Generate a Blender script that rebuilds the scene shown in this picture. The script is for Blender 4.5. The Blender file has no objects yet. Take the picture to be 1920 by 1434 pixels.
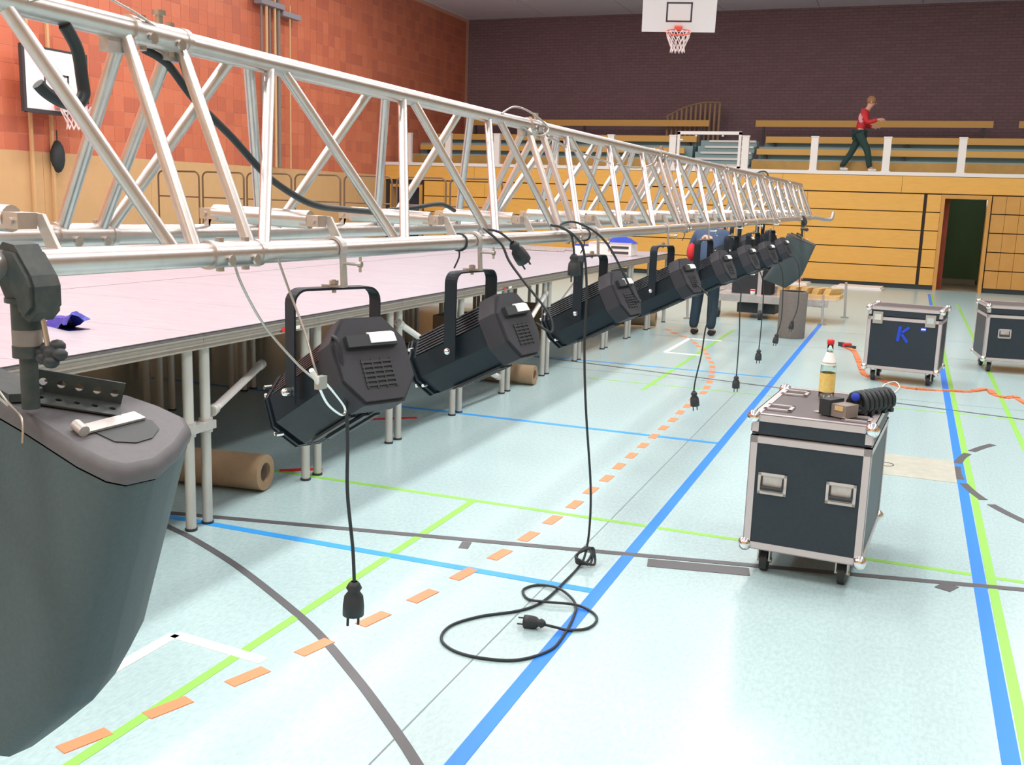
import bpy, bmesh, math, random
from mathutils import Vector, Matrix
R = math.radians
PI = math.pi
random.seed(7)
sc = bpy.context.scene
col = sc.collection

# ------------------------------------------------------------------ camera, world, lights, exposure
cam_d = bpy.data.cameras.new('camera')
cam = bpy.data.objects.new('camera', cam_d)
col.objects.link(cam)
sc.camera = cam
YAW, PIT, ROL = -0.368799396, -0.180427638, 0.0326374384
fw = Vector((math.sin(YAW) * math.cos(PIT), math.cos(YAW) * math.cos(PIT), math.sin(PIT)))
rt = Vector((math.cos(YAW), -math.sin(YAW), 0))
up = rt.cross(fw)
r2 = math.cos(ROL) * rt + math.sin(ROL) * up
u2 = -math.sin(ROL) * rt + math.cos(ROL) * up
cam.matrix_world = Matrix(((r2.x, u2.x, -fw.x, 0), (r2.y, u2.y, -fw.y, 0), (r2.z, u2.z, -fw.z, 1.63), (0, 0, 0, 1)))
cam_d.sensor_width = 36
cam_d.lens = 1893.76 / 1920 * 36
cam_d.clip_start = 0.05
cam_d.clip_end = 200

world = bpy.data.worlds.new('world')
sc.world = world
world.use_nodes = True
world.node_tree.nodes['Background'].inputs[0].default_value = (0.8, 0.9, 1, 1)
world.node_tree.nodes['Background'].inputs[1].default_value = 0.3

sc.view_settings.view_transform = 'Standard'
sc.view_settings.look = 'None'
sc.view_settings.gamma = 1
sc.view_settings.use_curve_mapping = False
sc.view_settings.exposure = -0.93

LAMPS = []
for lx in (-10.0, -6.0, -2.0, 3.0):
    for ly in (-3.0, 1.5, 6.0, 10.5, 15.0, 19.5):
        LAMPS.append((lx, ly))
for lx, ly in LAMPS:
    ld = bpy.data.lights.new('ceiling_light', 'AREA')
    ld.shape = 'RECTANGLE'
    ld.size, ld.size_y = 0.6, 2.4
    ld.energy = 290 if ly < 13 else 170
    ld.color = (1.0, 0.97, 0.92)
    lo = bpy.data.objects.new('ceiling_light', ld)
    lo.location = (lx, ly, 6.60)
    col.objects.link(lo)

# ------------------------------------------------------------------ materials
def lin(c):
    return tuple(((v / 255) / 12.92 if v / 255 <= 0.04045 else ((v / 255 + 0.055) / 1.055) ** 2.4) for v in c)

def mat(name, c, rough=0.5, metal=0.0, spec=0.5, noise=0.0, nscale=20.0, c2=None, bump=0.0, stretch=None, trans=0.0, ior=1.45, emit=None):
    m = bpy.data.materials.new(name)
    m.use_nodes = True
    nt = m.node_tree
    b = nt.nodes['Principled BSDF']
    c = tuple(c) + (1,)
    b.inputs['Base Color'].default_value = c
    b.inputs['Roughness'].default_value = rough
    b.inputs['Metallic'].default_value = metal
    b.inputs['Specular IOR Level'].default_value = spec
    b.inputs['Transmission Weight'].default_value = trans
    b.inputs['IOR'].default_value = ior
    if noise > 0 or bump > 0:
        tc = nt.nodes.new('ShaderNodeTexCoord')
        mp = nt.nodes.new('ShaderNodeMapping')
        if stretch:
            mp.inputs['Scale'].default_value = stretch
        nt.links.new(tc.outputs['Object'], mp.inputs[0])
        n = nt.nodes.new('ShaderNodeTexNoise')
        n.inputs['Scale'].default_value = nscale
        n.inputs['Detail'].default_value = 6
        n.inputs['Roughness'].default_value = 0.65
        nt.links.new(mp.outputs[0], n.inputs['Vector'])
        if noise > 0:
            mx = nt.nodes.new('ShaderNodeMix')
            mx.data_type = 'RGBA'
            d = c2 if c2 else tuple(v * 0.6 for v in c[:3])
            mx.inputs[6].default_value = c
            mx.inputs[7].default_value = tuple(d) + (1,)
            mr = nt.nodes.new('ShaderNodeMapRange')
            mr.inputs[1].default_value = 0.38
            mr.inputs[2].default_value = 0.68
            mr.inputs[3].default_value = 0
            mr.inputs[4].default_value = noise
            nt.links.new(n.outputs[0], mr.inputs[0])
            nt.links.new(mr.outputs[0], mx.inputs[0])
            nt.links.new(mx.outputs[2], b.inputs['Base Color'])
        if bump > 0:
            bp = nt.nodes.new('ShaderNodeBump')
            bp.inputs['Strength'].default_value = bump
            bp.inputs['Distance'].default_value = 0.01
            nt.links.new(n.outputs[0], bp.inputs['Height'])
            nt.links.new(bp.outputs[0], b.inputs['Normal'])
    return m

M = {}
M['floor'] = mat('floor_linoleum', (0.45, 0.61, 0.63), 0.27, spec=0.7, noise=0.65, nscale=42, c2=(0.33, 0.47, 0.49), stretch=(1.6, 0.7, 1))
M['blue'] = mat('line_blue', (0.02, 0.22, 0.85), 0.4)
M['lightblue'] = mat('line_light_blue', (0.04, 0.35, 0.85), 0.4)
M['green'] = mat('line_green', (0.27, 0.60, 0.10), 0.4)
M['black_line'] = mat('line_black', (0.10, 0.10, 0.11), 0.4)
M['orange_line'] = mat('line_orange', (0.90, 0.28, 0.13), 0.4)
M['white_line'] = mat('line_white', (0.95, 0.95, 0.95), 0.4)
M['seam'] = mat('floor_seam', (0.2, 0.27, 0.28), 0.5)
M['hatch'] = mat('hatch_plate', (0.55, 0.56, 0.48), 0.35, noise=0.4, nscale=12)
M['alu'] = mat('aluminium', (0.68, 0.625, 0.60), 0.34, metal=0.9, noise=0.35, nscale=30, c2=(0.52, 0.48, 0.46))
M['alu_dull'] = mat('dull_aluminium', (0.60, 0.57, 0.55), 0.42, metal=0.55, noise=0.4, nscale=25)
M['alu_edge'] = mat('edge_aluminium', (0.62, 0.57, 0.56), 0.4, metal=0.5)
M['steel'] = mat('steel', (0.55, 0.53, 0.5), 0.3, metal=0.9)
M['chrome'] = mat('chrome', (0.9, 0.9, 0.9), 0.12, metal=1)
M['deck'] = mat('stage_deck', (0.37, 0.335, 0.385), 0.36, noise=0.6, nscale=7, c2=(0.52, 0.475, 0.53), stretch=(0.7, 6, 1))
M['stage_frame'] = mat('stage_frame', (0.40, 0.37, 0.33), 0.42, metal=0.3, noise=0.3, nscale=14)
M['leg'] = mat('stage_leg', (0.60, 0.60, 0.57), 0.4, metal=0.3)
M['black'] = mat('black_paint', (0.014, 0.024, 0.034), 0.42, spec=0.28, noise=0.3, nscale=30, c2=(0.026, 0.036, 0.044))
M['lamp_end'] = mat('lamp_house_paint', (0.045, 0.046, 0.055), 0.6, spec=0.3)
M['rubber'] = mat('black_rubber', (0.03, 0.035, 0.04), 0.5)
M['cable'] = mat('cable_black', (0.025, 0.032, 0.036), 0.45)
M['speaker'] = mat('speaker_paint_hazed', (0.065, 0.092, 0.10), 0.6, noise=0.5, nscale=120, c2=(0.085, 0.115, 0.122), bump=0.25)  # black cabinet, colour lifted towards teal grey to carry lens haze
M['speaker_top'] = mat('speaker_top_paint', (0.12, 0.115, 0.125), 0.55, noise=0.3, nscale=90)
M['dark_iron'] = mat('dark_iron', (0.035, 0.046, 0.048), 0.5, noise=0.5, nscale=40, c2=(0.09, 0.09, 0.075))
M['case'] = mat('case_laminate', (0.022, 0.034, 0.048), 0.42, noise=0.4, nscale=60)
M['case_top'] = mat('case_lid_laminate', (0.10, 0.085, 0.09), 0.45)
M['case_edge'] = mat('case_edge', (0.60, 0.54, 0.55), 0.35, metal=0.45)
M['orange_tile'] = mat('orange_tile', (0.66, 0.19, 0.105), 0.45, noise=0.4, nscale=10, c2=(0.58, 0.17, 0.10))
M['orange_tile_b'] = mat('orange_tile_dark', (0.58, 0.165, 0.10), 0.45, noise=0.4, nscale=10, c2=(0.52, 0.15, 0.10))
M['orange_tile_c'] = mat('orange_tile_light', (0.70, 0.215, 0.12), 0.45, noise=0.3, nscale=10, c2=(0.62, 0.18, 0.10))
M['grout'] = mat('grout', (0.80, 0.42, 0.30), 0.8)
M['tan'] = mat('tan_panel', (0.70, 0.44, 0.22), 0.5, noise=0.35, nscale=5, c2=(0.62, 0.38, 0.18))
M['yellow'] = mat('yellow_wood', (0.80, 0.44, 0.10), 0.45, noise=0.45, nscale=4, c2=(0.68, 0.35, 0.075), stretch=(1, 1, 5))
M['yellow_b'] = mat('yellow_wood_aged', (0.62, 0.32, 0.08), 0.45, noise=0.5, nscale=4, c2=(0.52, 0.26, 0.07))
M['bench'] = mat('bench_wood', (0.78, 0.45, 0.12), 0.45, noise=0.3, nscale=5, stretch=(0.3, 1, 4), c2=(0.68, 0.37, 0.09))
M['bench_shaded'] = mat('tier_front_wood_shaded', (0.55, 0.32, 0.09), 0.5, noise=0.3, nscale=5)  # bench wood darkened, shade of the lowest row put into the colour
M['teal'] = mat('tier_carpet_teal', (0.30, 0.44, 0.46), 0.8, noise=0.3, nscale=30)
M['groove'] = mat('groove_dark', (0.05, 0.035, 0.03), 0.9)
M['plinth'] = mat('plinth_black', (0.03, 0.04, 0.045), 0.6)
M['white'] = mat('white_paint', (0.82, 0.78, 0.76), 0.45)
M['white_board'] = mat('backboard_white', (0.85, 0.82, 0.84), 0.4)
M['dark'] = mat('dark_marking', (0.05, 0.05, 0.055), 0.5)
M['ceil'] = mat('ceiling_panel', (0.85, 0.76, 0.84), 0.8)
M['ceil_gap'] = mat('ceiling_gap', (0.3, 0.28, 0.32), 0.9)
M['frame_brown'] = mat('railing_brown', (0.16, 0.10, 0.06), 0.5, metal=0.2)
M['cardboard'] = mat('cardboard', (0.42, 0.29, 0.18), 0.8, noise=0.3, nscale=15)
M['red'] = mat('red_plastic', (0.75, 0.03, 0.03), 0.4)
M['red_cloth'] = mat('red_cloth', (0.62, 0.03, 0.04), 0.8)
M['pink_cloth'] = mat('pink_print', (0.8, 0.35, 0.38), 0.8)
M['navy'] = mat('navy_cloth', (0.05, 0.085, 0.16), 0.85)
M['trouser'] = mat('trouser_cloth', (0.02, 0.04, 0.06), 0.85)
M['trouser_green'] = mat('trouser_dark_green', (0.025, 0.06, 0.055), 0.85)
M['black_cloth'] = mat('black_cloth', (0.02, 0.022, 0.025), 0.9)
M['skin'] = mat('skin', (0.65, 0.36, 0.26), 0.6)
M['hair'] = mat('hair', (0.35, 0.17, 0.08), 0.7)
M['hair_dark'] = mat('hair_dark', (0.05, 0.035, 0.025), 0.7)
M['net'] = mat('net_cord', (0.9, 0.75, 0.75), 0.8)
M['rim'] = mat('hoop_rim', (0.85, 0.13, 0.09), 0.4)
M['blue_plastic'] = mat('blue_film', (0.02, 0.03, 0.38), 0.2, noise=0.3, nscale=60, c2=(0.1, 0.12, 0.6), bump=0.6)
M['blue_cloth'] = mat('blue_cloth', (0.02, 0.05, 0.42), 0.8, bump=0.5, nscale=25)
M['blue_tape'] = mat('blue_tape', (0.015, 0.06, 0.55), 0.4)
M['glass'] = mat('bottle_glass', (0.9, 0.97, 0.93), 0.03, trans=1.0, ior=1.45)
M['label_y'] = mat('bottle_label', (0.85, 0.72, 0.25), 0.5, noise=0.7, nscale=45, c2=(0.85, 0.42, 0.05))
M['label_w'] = mat('paper_white', (0.9, 0.87, 0.84), 0.6)
M['pale_wood'] = mat('pale_wood', (0.72, 0.50, 0.22), 0.6, noise=0.3, nscale=20)
M['strap'] = mat('orange_strap', (0.70, 0.22, 0.09), 0.7, noise=0.3, nscale=30)
M['taupe'] = mat('taupe_fabric', (0.26, 0.22, 0.20), 0.8, noise=0.5, nscale=25, c2=(0.2, 0.17, 0.15))
M['corridor'] = mat('corridor_wall_green', (0.10, 0.16, 0.07), 0.8)
M['corridor_floor'] = mat('corridor_floor', (0.30, 0.24, 0.16), 0.6)
M['red_brick'] = mat('red_brick', (0.33, 0.07, 0.04), 0.8, noise=0.4, nscale=12)
cl = bpy.data.lights.new('corridor_fill', 'POINT'); cl.energy = 14; cl.shadow_soft_size = .15  # added fill light, brightens the dark doorway; not a known lamp
clo = bpy.data.objects.new('corridor_fill', cl); clo.location = (1.15, 24.6, 1.95); col.objects.link(clo)
M['door_blue'] = mat('door_dark_blue', (0.025, 0.03, 0.055), 0.6)

# back wall above the gallery: dark brick courses
def brick_mat():
    m = bpy.data.materials.new('dark_brick')
    m.use_nodes = True
    nt = m.node_tree
    b = nt.nodes['Principled BSDF']
    b.inputs['Roughness'].default_value = 0.85
    tc = nt.nodes.new('ShaderNodeTexCoord')
    mp = nt.nodes.new('ShaderNodeMapping')
    mp.inputs['Rotation'].default_value = (R(90), 0, 0)
    bt = nt.nodes.new('ShaderNodeTexBrick')
    bt.inputs['Color1'].default_value = (0.27, 0.165, 0.185, 1)
    bt.inputs['Color2'].default_value = (0.235, 0.145, 0.165, 1)
    bt.inputs['Mortar'].default_value = (0.185, 0.12, 0.14, 1)
    bt.inputs['Scale'].default_value = 1
    bt.inputs['Brick Width'].default_value = 0.24
    bt.inputs['Row Height'].default_value = 0.08
    bt.inputs['Mortar Size'].default_value = 0.008
    nt.links.new(tc.outputs['Object'], mp.inputs[0])
    nt.links.new(mp.outputs[0], bt.inputs['Vector'])
    nt.links.new(bt.outputs[0], b.inputs['Base Color'])
    bp = nt.nodes.new('ShaderNodeBump')
    bp.inputs['Strength'].default_value = 0.4
    nt.links.new(bt.outputs[1], bp.inputs['Height'])
    bp.invert = True
    nt.links.new(bp.outputs[0], b.inputs['Normal'])
    return m
M['brick'] = brick_mat()

# ------------------------------------------------------------------ mesh helpers
class MB:
    def __init__(s):
        s.v, s.f, s.sm, s.mi = [], [], [], []
        s.cur = 0
    def add(s, vs, fs, smooth=False):
        o = len(s.v)
        s.v += [tuple(v) for v in vs]
        for f in fs:
            s.f.append(tuple(i + o for i in f)); s.sm.append(smooth); s.mi.append(s.cur)
        return s
    def box(s, a, b, mx=None):
        x0, y0, z0 = a; x1, y1, z1 = b
        vs = [Vector(p) for p in ((x0,y0,z0),(x1,y0,z0),(x1,y1,z0),(x0,y1,z0),(x0,y0,z1),(x1,y0,z1),(x1,y1,z1),(x0,y1,z1))]
        if mx is not None: vs = [mx @ v for v in vs]
        return s.add(vs, [(0,3,2,1),(4,5,6,7),(0,1,5,4),(1,2,6,5),(2,3,7,6),(3,0,4,7)])
    def cyl(s, p, q, r, r2=None, n=12, caps=True):
        p, q = Vector(p), Vector(q)
        r2 = r if r2 is None else r2
        d = (q - p).normalized()
        a = d.orthogonal().normalized(); b = d.cross(a)
        ring = [(math.cos(2*PI*i/n), math.sin(2*PI*i/n)) for i in range(n)]
        vs = [p + (a*c + b*t)*r for c, t in ring] + [q + (a*c + b*t)*r2 for c, t in ring]
        s.add(vs, [(i, (i+1) % n, n+(i+1) % n, n+i) for i in range(n)], True)
        if caps:
            s.add(vs[:n], [tuple(range(n-1, -1, -1))]); s.add(vs[n:], [tuple(range(n))])
        return s
    def path(s, pts, r, n=8, closed=False):
        pts = [Vector(p) for p in pts]
        m = len(pts)
        vs, prev = [], None
        for i, p in enumerate(pts):
            if closed: t = (pts[(i+1) % m] - pts[i-1])
            else: t = pts[min(i+1, m-1)] - pts[max(i-1, 0)]
            t.normalize()
            a = (prev - t * prev.dot(t)) if prev is not None else t.orthogonal()
            if a.length < 1e-6: a = t.orthogonal()
            a.normalize(); prev = a; b = t.cross(a)
            rr = r[i] if isinstance(r, (list, tuple)) else r
            vs += [p + (a*math.cos(2*PI*k/n) + b*math.sin(2*PI*k/n))*rr for k in range(n)]
        fs = []
        for i in range(m if closed else m-1):
            j = (i+1) % m
            for k in range(n):
                fs.append((i*n+k, i*n+(k+1) % n, j*n+(k+1) % n, j*n+k))
        s.add(vs, fs, True)
        if not closed:
            s.add(vs[:n], [tuple(range(n-1, -1, -1))]); s.add(vs[-n:], [tuple(range(n))])
        return s
    def prism(s, poly, vec, mx=None, smooth=False):
        n = len(poly)
        vec = Vector(vec)
        a = [Vector(p) for p in poly]; b = [p + vec for p in a]
        if mx is not None: a = [mx @ p for p in a]; b = [mx @ p for p in b]
        s.add(a + b, [(i, (i+1) % n, n+(i+1) % n, n+i) for i in range(n)], smooth)
        s.add(a, [tuple(range(n-1, -1, -1))]); s.add(b, [tuple(range(n))])
        return s
    def sphere(s, c, r, n=12, sc_=(1,1,1)):
        c = Vector(c); vs = []; h = n//2
        for i in range(h+1):
            th = PI*i/h
            for k in range(n):
                ph = 2*PI*k/n
                vs.append(c + Vector((math.sin(th)*math.cos(ph)*r*sc_[0], math.sin(th)*math.sin(ph)*r*sc_[1], math.cos(th)*r*sc_[2])))
        return s.add(vs, [(i*n+k, (i+1)*n+k, (i+1)*n+(k+1) % n, i*n+(k+1) % n) for i in range(h) for k in range(n)], True)
    def lathe(s, prof, c, n=20, mx=None):
        c = Vector(c); vs = []
        for r, z in prof:
            for k in range(n):
                v = Vector((r*math.cos(2*PI*k/n), r*math.sin(2*PI*k/n), z))
                if mx is not None: v = mx @ v
                vs.append(c + v)
        m = len(prof)
        return s.add(vs, [(i*n+k, i*n+(k+1) % n, (i+1)*n+(k+1) % n, (i+1)*n+k) for i in range(m-1) for k in range(n)], True)
    def mesh(s, name, mats):
        me = bpy.data.meshes.new(name)
        me.from_pydata(s.v, [], s.f)
        if not isinstance(mats, (list, tuple)): mats = [mats]
        for m in mats: me.materials.append(m)
        me.polygons.foreach_set('use_smooth', s.sm)
        me.polygons.foreach_set('material_index', s.mi)
        bm = bmesh.new(); bm.from_mesh(me)
        bmesh.ops.recalc_face_normals(bm, faces=bm.faces)
        bm.to_mesh(me); bm.free()
        me.update()
        return me
    def build(s, name, mats, parent=None):
        return link(name, s.mesh(name, mats), parent)

def link(name, me, parent=None, mx=None):
    o = bpy.data.objects.new(name, me)
    col.objects.link(o)
    if parent: o.parent = parent
    if mx is not None: o.matrix_basis = mx
    return o
def tag(o, label=None, cat=None, group=None, kind=None):
    if label: o['label'] = label
    if cat: o['category'] = cat
    if group: o['group'] = group
    if kind: o['kind'] = kind
    return o
def thing(name, loc, label, cat, rz=0, group=None):
    o = bpy.data.objects.new(name, None); col.objects.link(o)
    o.empty_display_size = 0.1
    o.location = loc; o.rotation_euler = (0, 0, rz)
    return tag(o, label, cat, group)
def struct(o): o['kind'] = 'structure'; return o
def copy_tree(o, parent=None):
    c = o.copy(); col.objects.link(c); c.parent = parent
    for ch in [x for x in KIDS.get(o.name, [])]:
        copy_tree(ch, c)
    return c
KIDS = {}
def index_kids():
    KIDS.clear()
    for x in bpy.data.objects:
        if x.parent: KIDS.setdefault(x.parent.name, []).append(x)
def smooth_path(pts, k=6, closed=False):
    pts = [Vector(p) for p in pts]; m = len(pts); out = []
    rng = range(m) if closed else range(m-1)
    for i in rng:
        if closed: p0, p1, p2, p3 = pts[i-1], pts[i], pts[(i+1) % m], pts[(i+2) % m]
        else: p0, p1, p2, p3 = pts[max(i-1,0)], pts[i], pts[i+1], pts[min(i+2,m-1)]
        for j in range(k):
            t = j/k
            out.append(0.5*((2*p1) + (p2-p0)*t + (2*p0-5*p1+4*p2-p3)*t*t + (3*p1-p0-3*p2+p3)*t**3))
    if not closed: out.append(pts[-1])
    return out

# ------------------------------------------------------------------ the setting
XL, XR, YB, YF, YN, ZC = -12.6, 12.0, 28.2, 23.2, -7.0, 6.7
floor = struct(MB().box((XL-.2, YN-.2, -.2), (XR+.2, YF+3, 0)).build('floor', M['floor']))

def strip(m, a, b, w, z=0.0012):
    a, b = Vector((a[0], a[1], 0)), Vector((b[0], b[1], 0))
    d = (b-a).normalized(); n = Vector((-d.y, d.x, 0))*w/2
    m.prism([a-n, b-n, b+n, a+n], (0, 0, z))
def line(a, b, w, mt, z=0.0012):
    m = MB(); strip(m, a, b, w, z); return m.build('court_line', mt, floor)
line((-1.095, YN), (-1.095, 14.9), .055, M['blue'], .002)
line((.43, YN), (.43, 22), .055, M['blue'], .002)
line((.482, YN), (.482, 22), .038, M['green'], .0016)
line((.885, -4), (.885, 20), .04, M['green'], .0016)
line((-2.09, -3), (-2.09, 4.88), .04, M['green'], .0014)
line((-2.09, 8.6), (-2.09, 13.5), .04, M['green'], .0014)
line((-7, 4.885), (3, 4.885), .04, M['green'], .0010)
line((-2.7, 8.93), (2, 8.93), .025, M['green'], .0010)
line((-6, 3.925), (-1.12, 3.925), .05, M['lightblue'], .0018)
line((-6, 6.90), (-1.12, 6.90), .05, M['lightblue'], .0018)
line((-6, 9.92), (-1.12, 9.92), .04, M['lightblue'], .0018)
line((-6, 3.44), (4, 5.47), .045, M['black_line'], .0022)
line((-6, 10.37), (4, 8.37), .03, M['black_line'], .0022)
line((-.99, 4.365), (-.54, 4.455), .10, M['black_line'], .0024)
line((-1.86, 4.20), (-1.815, 4.21), .09, M['black_line'], .0024)
line((.27, 4.62), (.31, 4.70), .07, M['black_line'], .0024)
line((-6, 9.385), (6, 9.385), .012, M['seam'], .0006)
line((-6, 14.1), (6, 14.1), .02, M['seam'], .0006)
line((-6, 12.4), (6, 12.4), .015, M['seam'], .0006)
line((-1.32, -3), (-1.32, 9.3), .006, M['seam'], .0005)
def poly_line(pts, w, mt, z):
    m = MB(); pts = [Vector((p[0], p[1], 0)) for p in pts]; L, Rr = [], []
    for i, p in enumerate(pts):
        t = (pts[min(i+1, len(pts)-1)] - pts[max(i-1, 0)]).normalized(); n = Vector((-t.y, t.x, 0))*w/2
        L.append(p+n); Rr.append(p-n)
    for i in range(len(pts)-1):
        m.prism([L[i], Rr[i], Rr[i+1], L[i+1]], (0, 0, z))
    return m.build('court_line', mt, floor)
arc = smooth_path([(-4.2,4.05,0),(-3.7,3.98,0),(-3.22,3.79,0),(-3.0,3.7,0),(-2.61,3.5,0),(-2.14,3.21,0),(-1.91,3.05,0),(-1.7,2.88,0),(-1.49,2.7,0),(-1.19,2.42,0),(-.9,2.1,0),(-.6,1.6,0)], 4)
poly_line(arc, .035, M['black_line'], .0026)
for a0 in (148, 162, 176, 190, 204, 218):       # dashed free-throw circle
    poly_line([(2.2+1.79*math.cos(R(a0+t)), 6.9+1.79*math.sin(R(a0+t))) for t in (0, 3, 6, 9, 11)], .05, M['black_line'], .0026)
for pts in ([(-2.40,1.5),(-2.40,2.83),(-1.98,2.79)], [(-2.04,10.97),(-2.43,10.97),(-2.43,12.3),(-2.04,12.32)]):
    m = MB()
    for a, b in zip(pts, pts[1:]): strip(m, a, b, .05, .0030)
    m.build('court_mark', M['white_line'], floor)
OR = [(-2.15,2.13),(-2.06,2.39),(-1.96,2.67),(-1.88,2.96),(-1.81,3.27),(-1.74,3.56),(-1.69,3.86),(-1.64,4.16),(-1.61,4.46),(-1.59,4.76),(-1.57,5.07),(-1.57,5.37),(-1.56,5.66),(-1.57,5.97),(-1.57,6.27),(-1.57,6.58),(-1.57,6.89),(-1.57,7.19),(-1.57,7.5),(-1.58,7.81),(-1.58,8.1),(-1.6,8.42),(-1.58,8.76),(-1.6,9.04),(-1.63,9.34),(-1.67,9.65),(-1.72,9.93),(-1.77,10.24),(-1.84,10.55),(-1.92,10.83),(-2.0,11.14),(-2.09,11.41),(-2.2,11.69),(-2.29,11.93),(-2.41,12.23),(-2.55,12.48),(-2.71,12.73),(-2.86,13.01)]
for i, p in enumerate(OR):
    q0 = OR[max(i-1, 0)]; q1 = OR[min(i+1, len(OR)-1)]
    t = Vector((q1[0]-q0[0], q1[1]-q0[1])).normalized()*.075
    m = MB(); strip(m, (p[0]-t.x, p[1]-t.y), (p[0]+t.x, p[1]+t.y), .055, .0028)
    m.build('court_dash', M['orange_line'], floor)
for a, b in (((-3.35,4.9),(-3.15,5.05)), ((-3.6,6.35),(-3.3,6.6)), ((-4.0,6.0),(-3.8,6.15))):
    line(a, b, .05, M['red'], .0028)
MB().box((-.05, 6.58, 0), (.40, 7.17, .003)).build('floor_hatch', M['hatch'], floor)
MB().path([(-.02+.05*math.cos(t*PI/8), 6.85+.05*math.sin(t*PI/8), .0035) for t in range(16)], .003, 4, True).build('hatch_ring', M['dark'], floor)

# left wall: backing, tan lower boards, orange tiles
wl = struct(MB().box((XL-.2, YN, 0), (XL-.008, YB+.2, ZC)).build('wall_left', M['grout']))
y = YN
while y < YB:
    y2 = min(y+2.4, YB)
    MB().box((XL-.02, y+.004, .1), (XL, y2-.004, 2.09)).build('panel', M['tan'], wl); y = y2
T = .25
tmesh = [MB().box((0, .004, .004), (.018, T-.004, T-.004)).mesh('tile', M[k]) for k in ('orange_tile', 'orange_tile_b', 'orange_tile_c')]
rest = [MB(), MB(), MB()]
nt_ = 0
rows = int((ZC-2.1)/T)+1
cand = []
for j in range(rows):
    for i in range(int((YB-YN)/T)+1):
        yy = YN + i*T + (0); zz = 2.1 + j*T
        if yy+T > YB+.01 or zz+T > ZC+.02: continue
        cand.append((yy, zz))
vis = [c for c in cand if 11.3 < c[0] < 19.5 and c[1] < 2.1+10*T]
vis.sort(key=lambda c: c[0]); vis = set(vis[:298])
for c in cand:
    k = random.choice((0, 0, 1, 2))
    if c in vis:
        o = bpy.data.objects.new('tile', tmesh[k]); col.objects.link(o); o.parent = wl
        o.location = (XL-.02 + random.uniform(-.002, .002), c[0], c[1])
    else:
        rest[k].box((XL-.02, c[0]+.004, c[1]+.004), (XL-.002, c[0]+T-.004, c[1]+T-.004))
allr = MB()
for k in range(3):
    allr.cur = k; allr.add(rest[k].v, rest[k].f)
tag(allr.build('tiling', [M['orange_tile'], M['orange_tile_b'], M['orange_tile_c']], wl), kind='stuff')
struct(MB().box((XL, YN, 0), (XL+.02, YF, .1)).build('baseboard_left', M['plinth']))

# back wall under the gallery
wb = struct(MB().box((XL, YF+.04, 0), (-12.42, YF+.3, 2.36)).box((-11.58, YF+.04, 0), (.55, YF+.3, 2.36)).box((1.40, YF+.04, 0), (XR, YF+.3, 2.36))
            .box((.55, YF+.04, 1.92), (1.40, YF+.3, 2.36)).box((-12.42, YF+.04, 1.85), (-11.58, YF+.3, 2.36)).build('wall_back', M['groove']))
rowz = [(.10, .455), (.475, .835), (.855, 1.225), (1.245, 1.61), (1.63, 1.985), (2.01, 2.35)]
def boards(x0, x1, step, mt, zr=rowz):
    n = max(1, round((x1-x0)/step)); w = (x1-x0)/n
    for i in range(n):
        for z0, z1 in zr:
            MB().box((x0+i*w+.003, YF, z0), (x0+(i+1)*w-.003, YF+.04, z1)).build('panel', mt, wb)
boards(XL, XR, 2.46, M['yellow'], [rowz[5]])
boards(-11.50, -9.3, .55, M['yellow'], rowz[:5])
boards(-9.3, .16, 2.365, M['yellow'], rowz[:5])
boards(.22, .50, .28, M['yellow'], rowz[:5])
boards(1.47, 2.25, .26, M['yellow_b'], rowz[:5])
boards(2.27, XR, 1.2, M['yellow'], rowz[:5])
struct(MB().box((-11.5, YF+.02, 0), (.5, YF+.06, .10)).box((1.47, YF+.02, 0), (XR, YF+.06, .10)).build('baseboard_back', M['plinth']))
d1 = struct(MB().box((.50, YF-.03, 0), (.57, YF+.32, 1.99)).box((1.38, YF-.03, 0), (1.45, YF+.32, 1.99)).box((.57, YF-.03, 1.91), (1.38, YF+.32, 1.99)).build('door_1', M['yellow_b']))
MB().box((.30, YF+.33, 0), (.68, YF+2.0, 2.1)).build('reveal', M['red_brick'], d1)
MB().box((.30, YF+2.6, 0), (1.8, YF+2.7, 2.1)).box((1.5, YF+.33, 0), (1.7, YF+2.7, 2.1)).build('corridor_wall', M['corridor'], d1)
MB().box((.30, YF+.33, 2.1), (1.8, YF+2.7, 2.16)).build('corridor_ceiling', M['corridor'], d1)
MB().box((.57, YF+.03, 0.001), (1.5, YF+2.6, .006)).build('corridor_floor', M['corridor_floor'], d1)
MB().box((.62, YF+2.4, 0.006), (1.45, YF+2.6, .12)).build('threshold', M['corridor_floor'], d1)
d2 = struct(MB().box((-12.45, YF-.03, 0), (-12.38, YF+.32, 1.89)).box((-11.62, YF-.03, 0), (-11.55, YF+.32, 1.89)).box((-12.38, YF-.03, 1.82), (-11.62, YF+.32, 1.89)).build('door_2', M['yellow_b']))
MB().box((-12.38, YF+.2, 0), (-11.62, YF+.26, 1.82)).build('door_leaf', M['door_blue'], d2)
MB().cyl((-11.72, YF+.2, .95), (-11.72, YF+.13, .95), .012).cyl((-11.72, YF+.14, .95), (-11.84, YF+.14, .95), .01).build('door_handle', M['steel'], d2)

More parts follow.
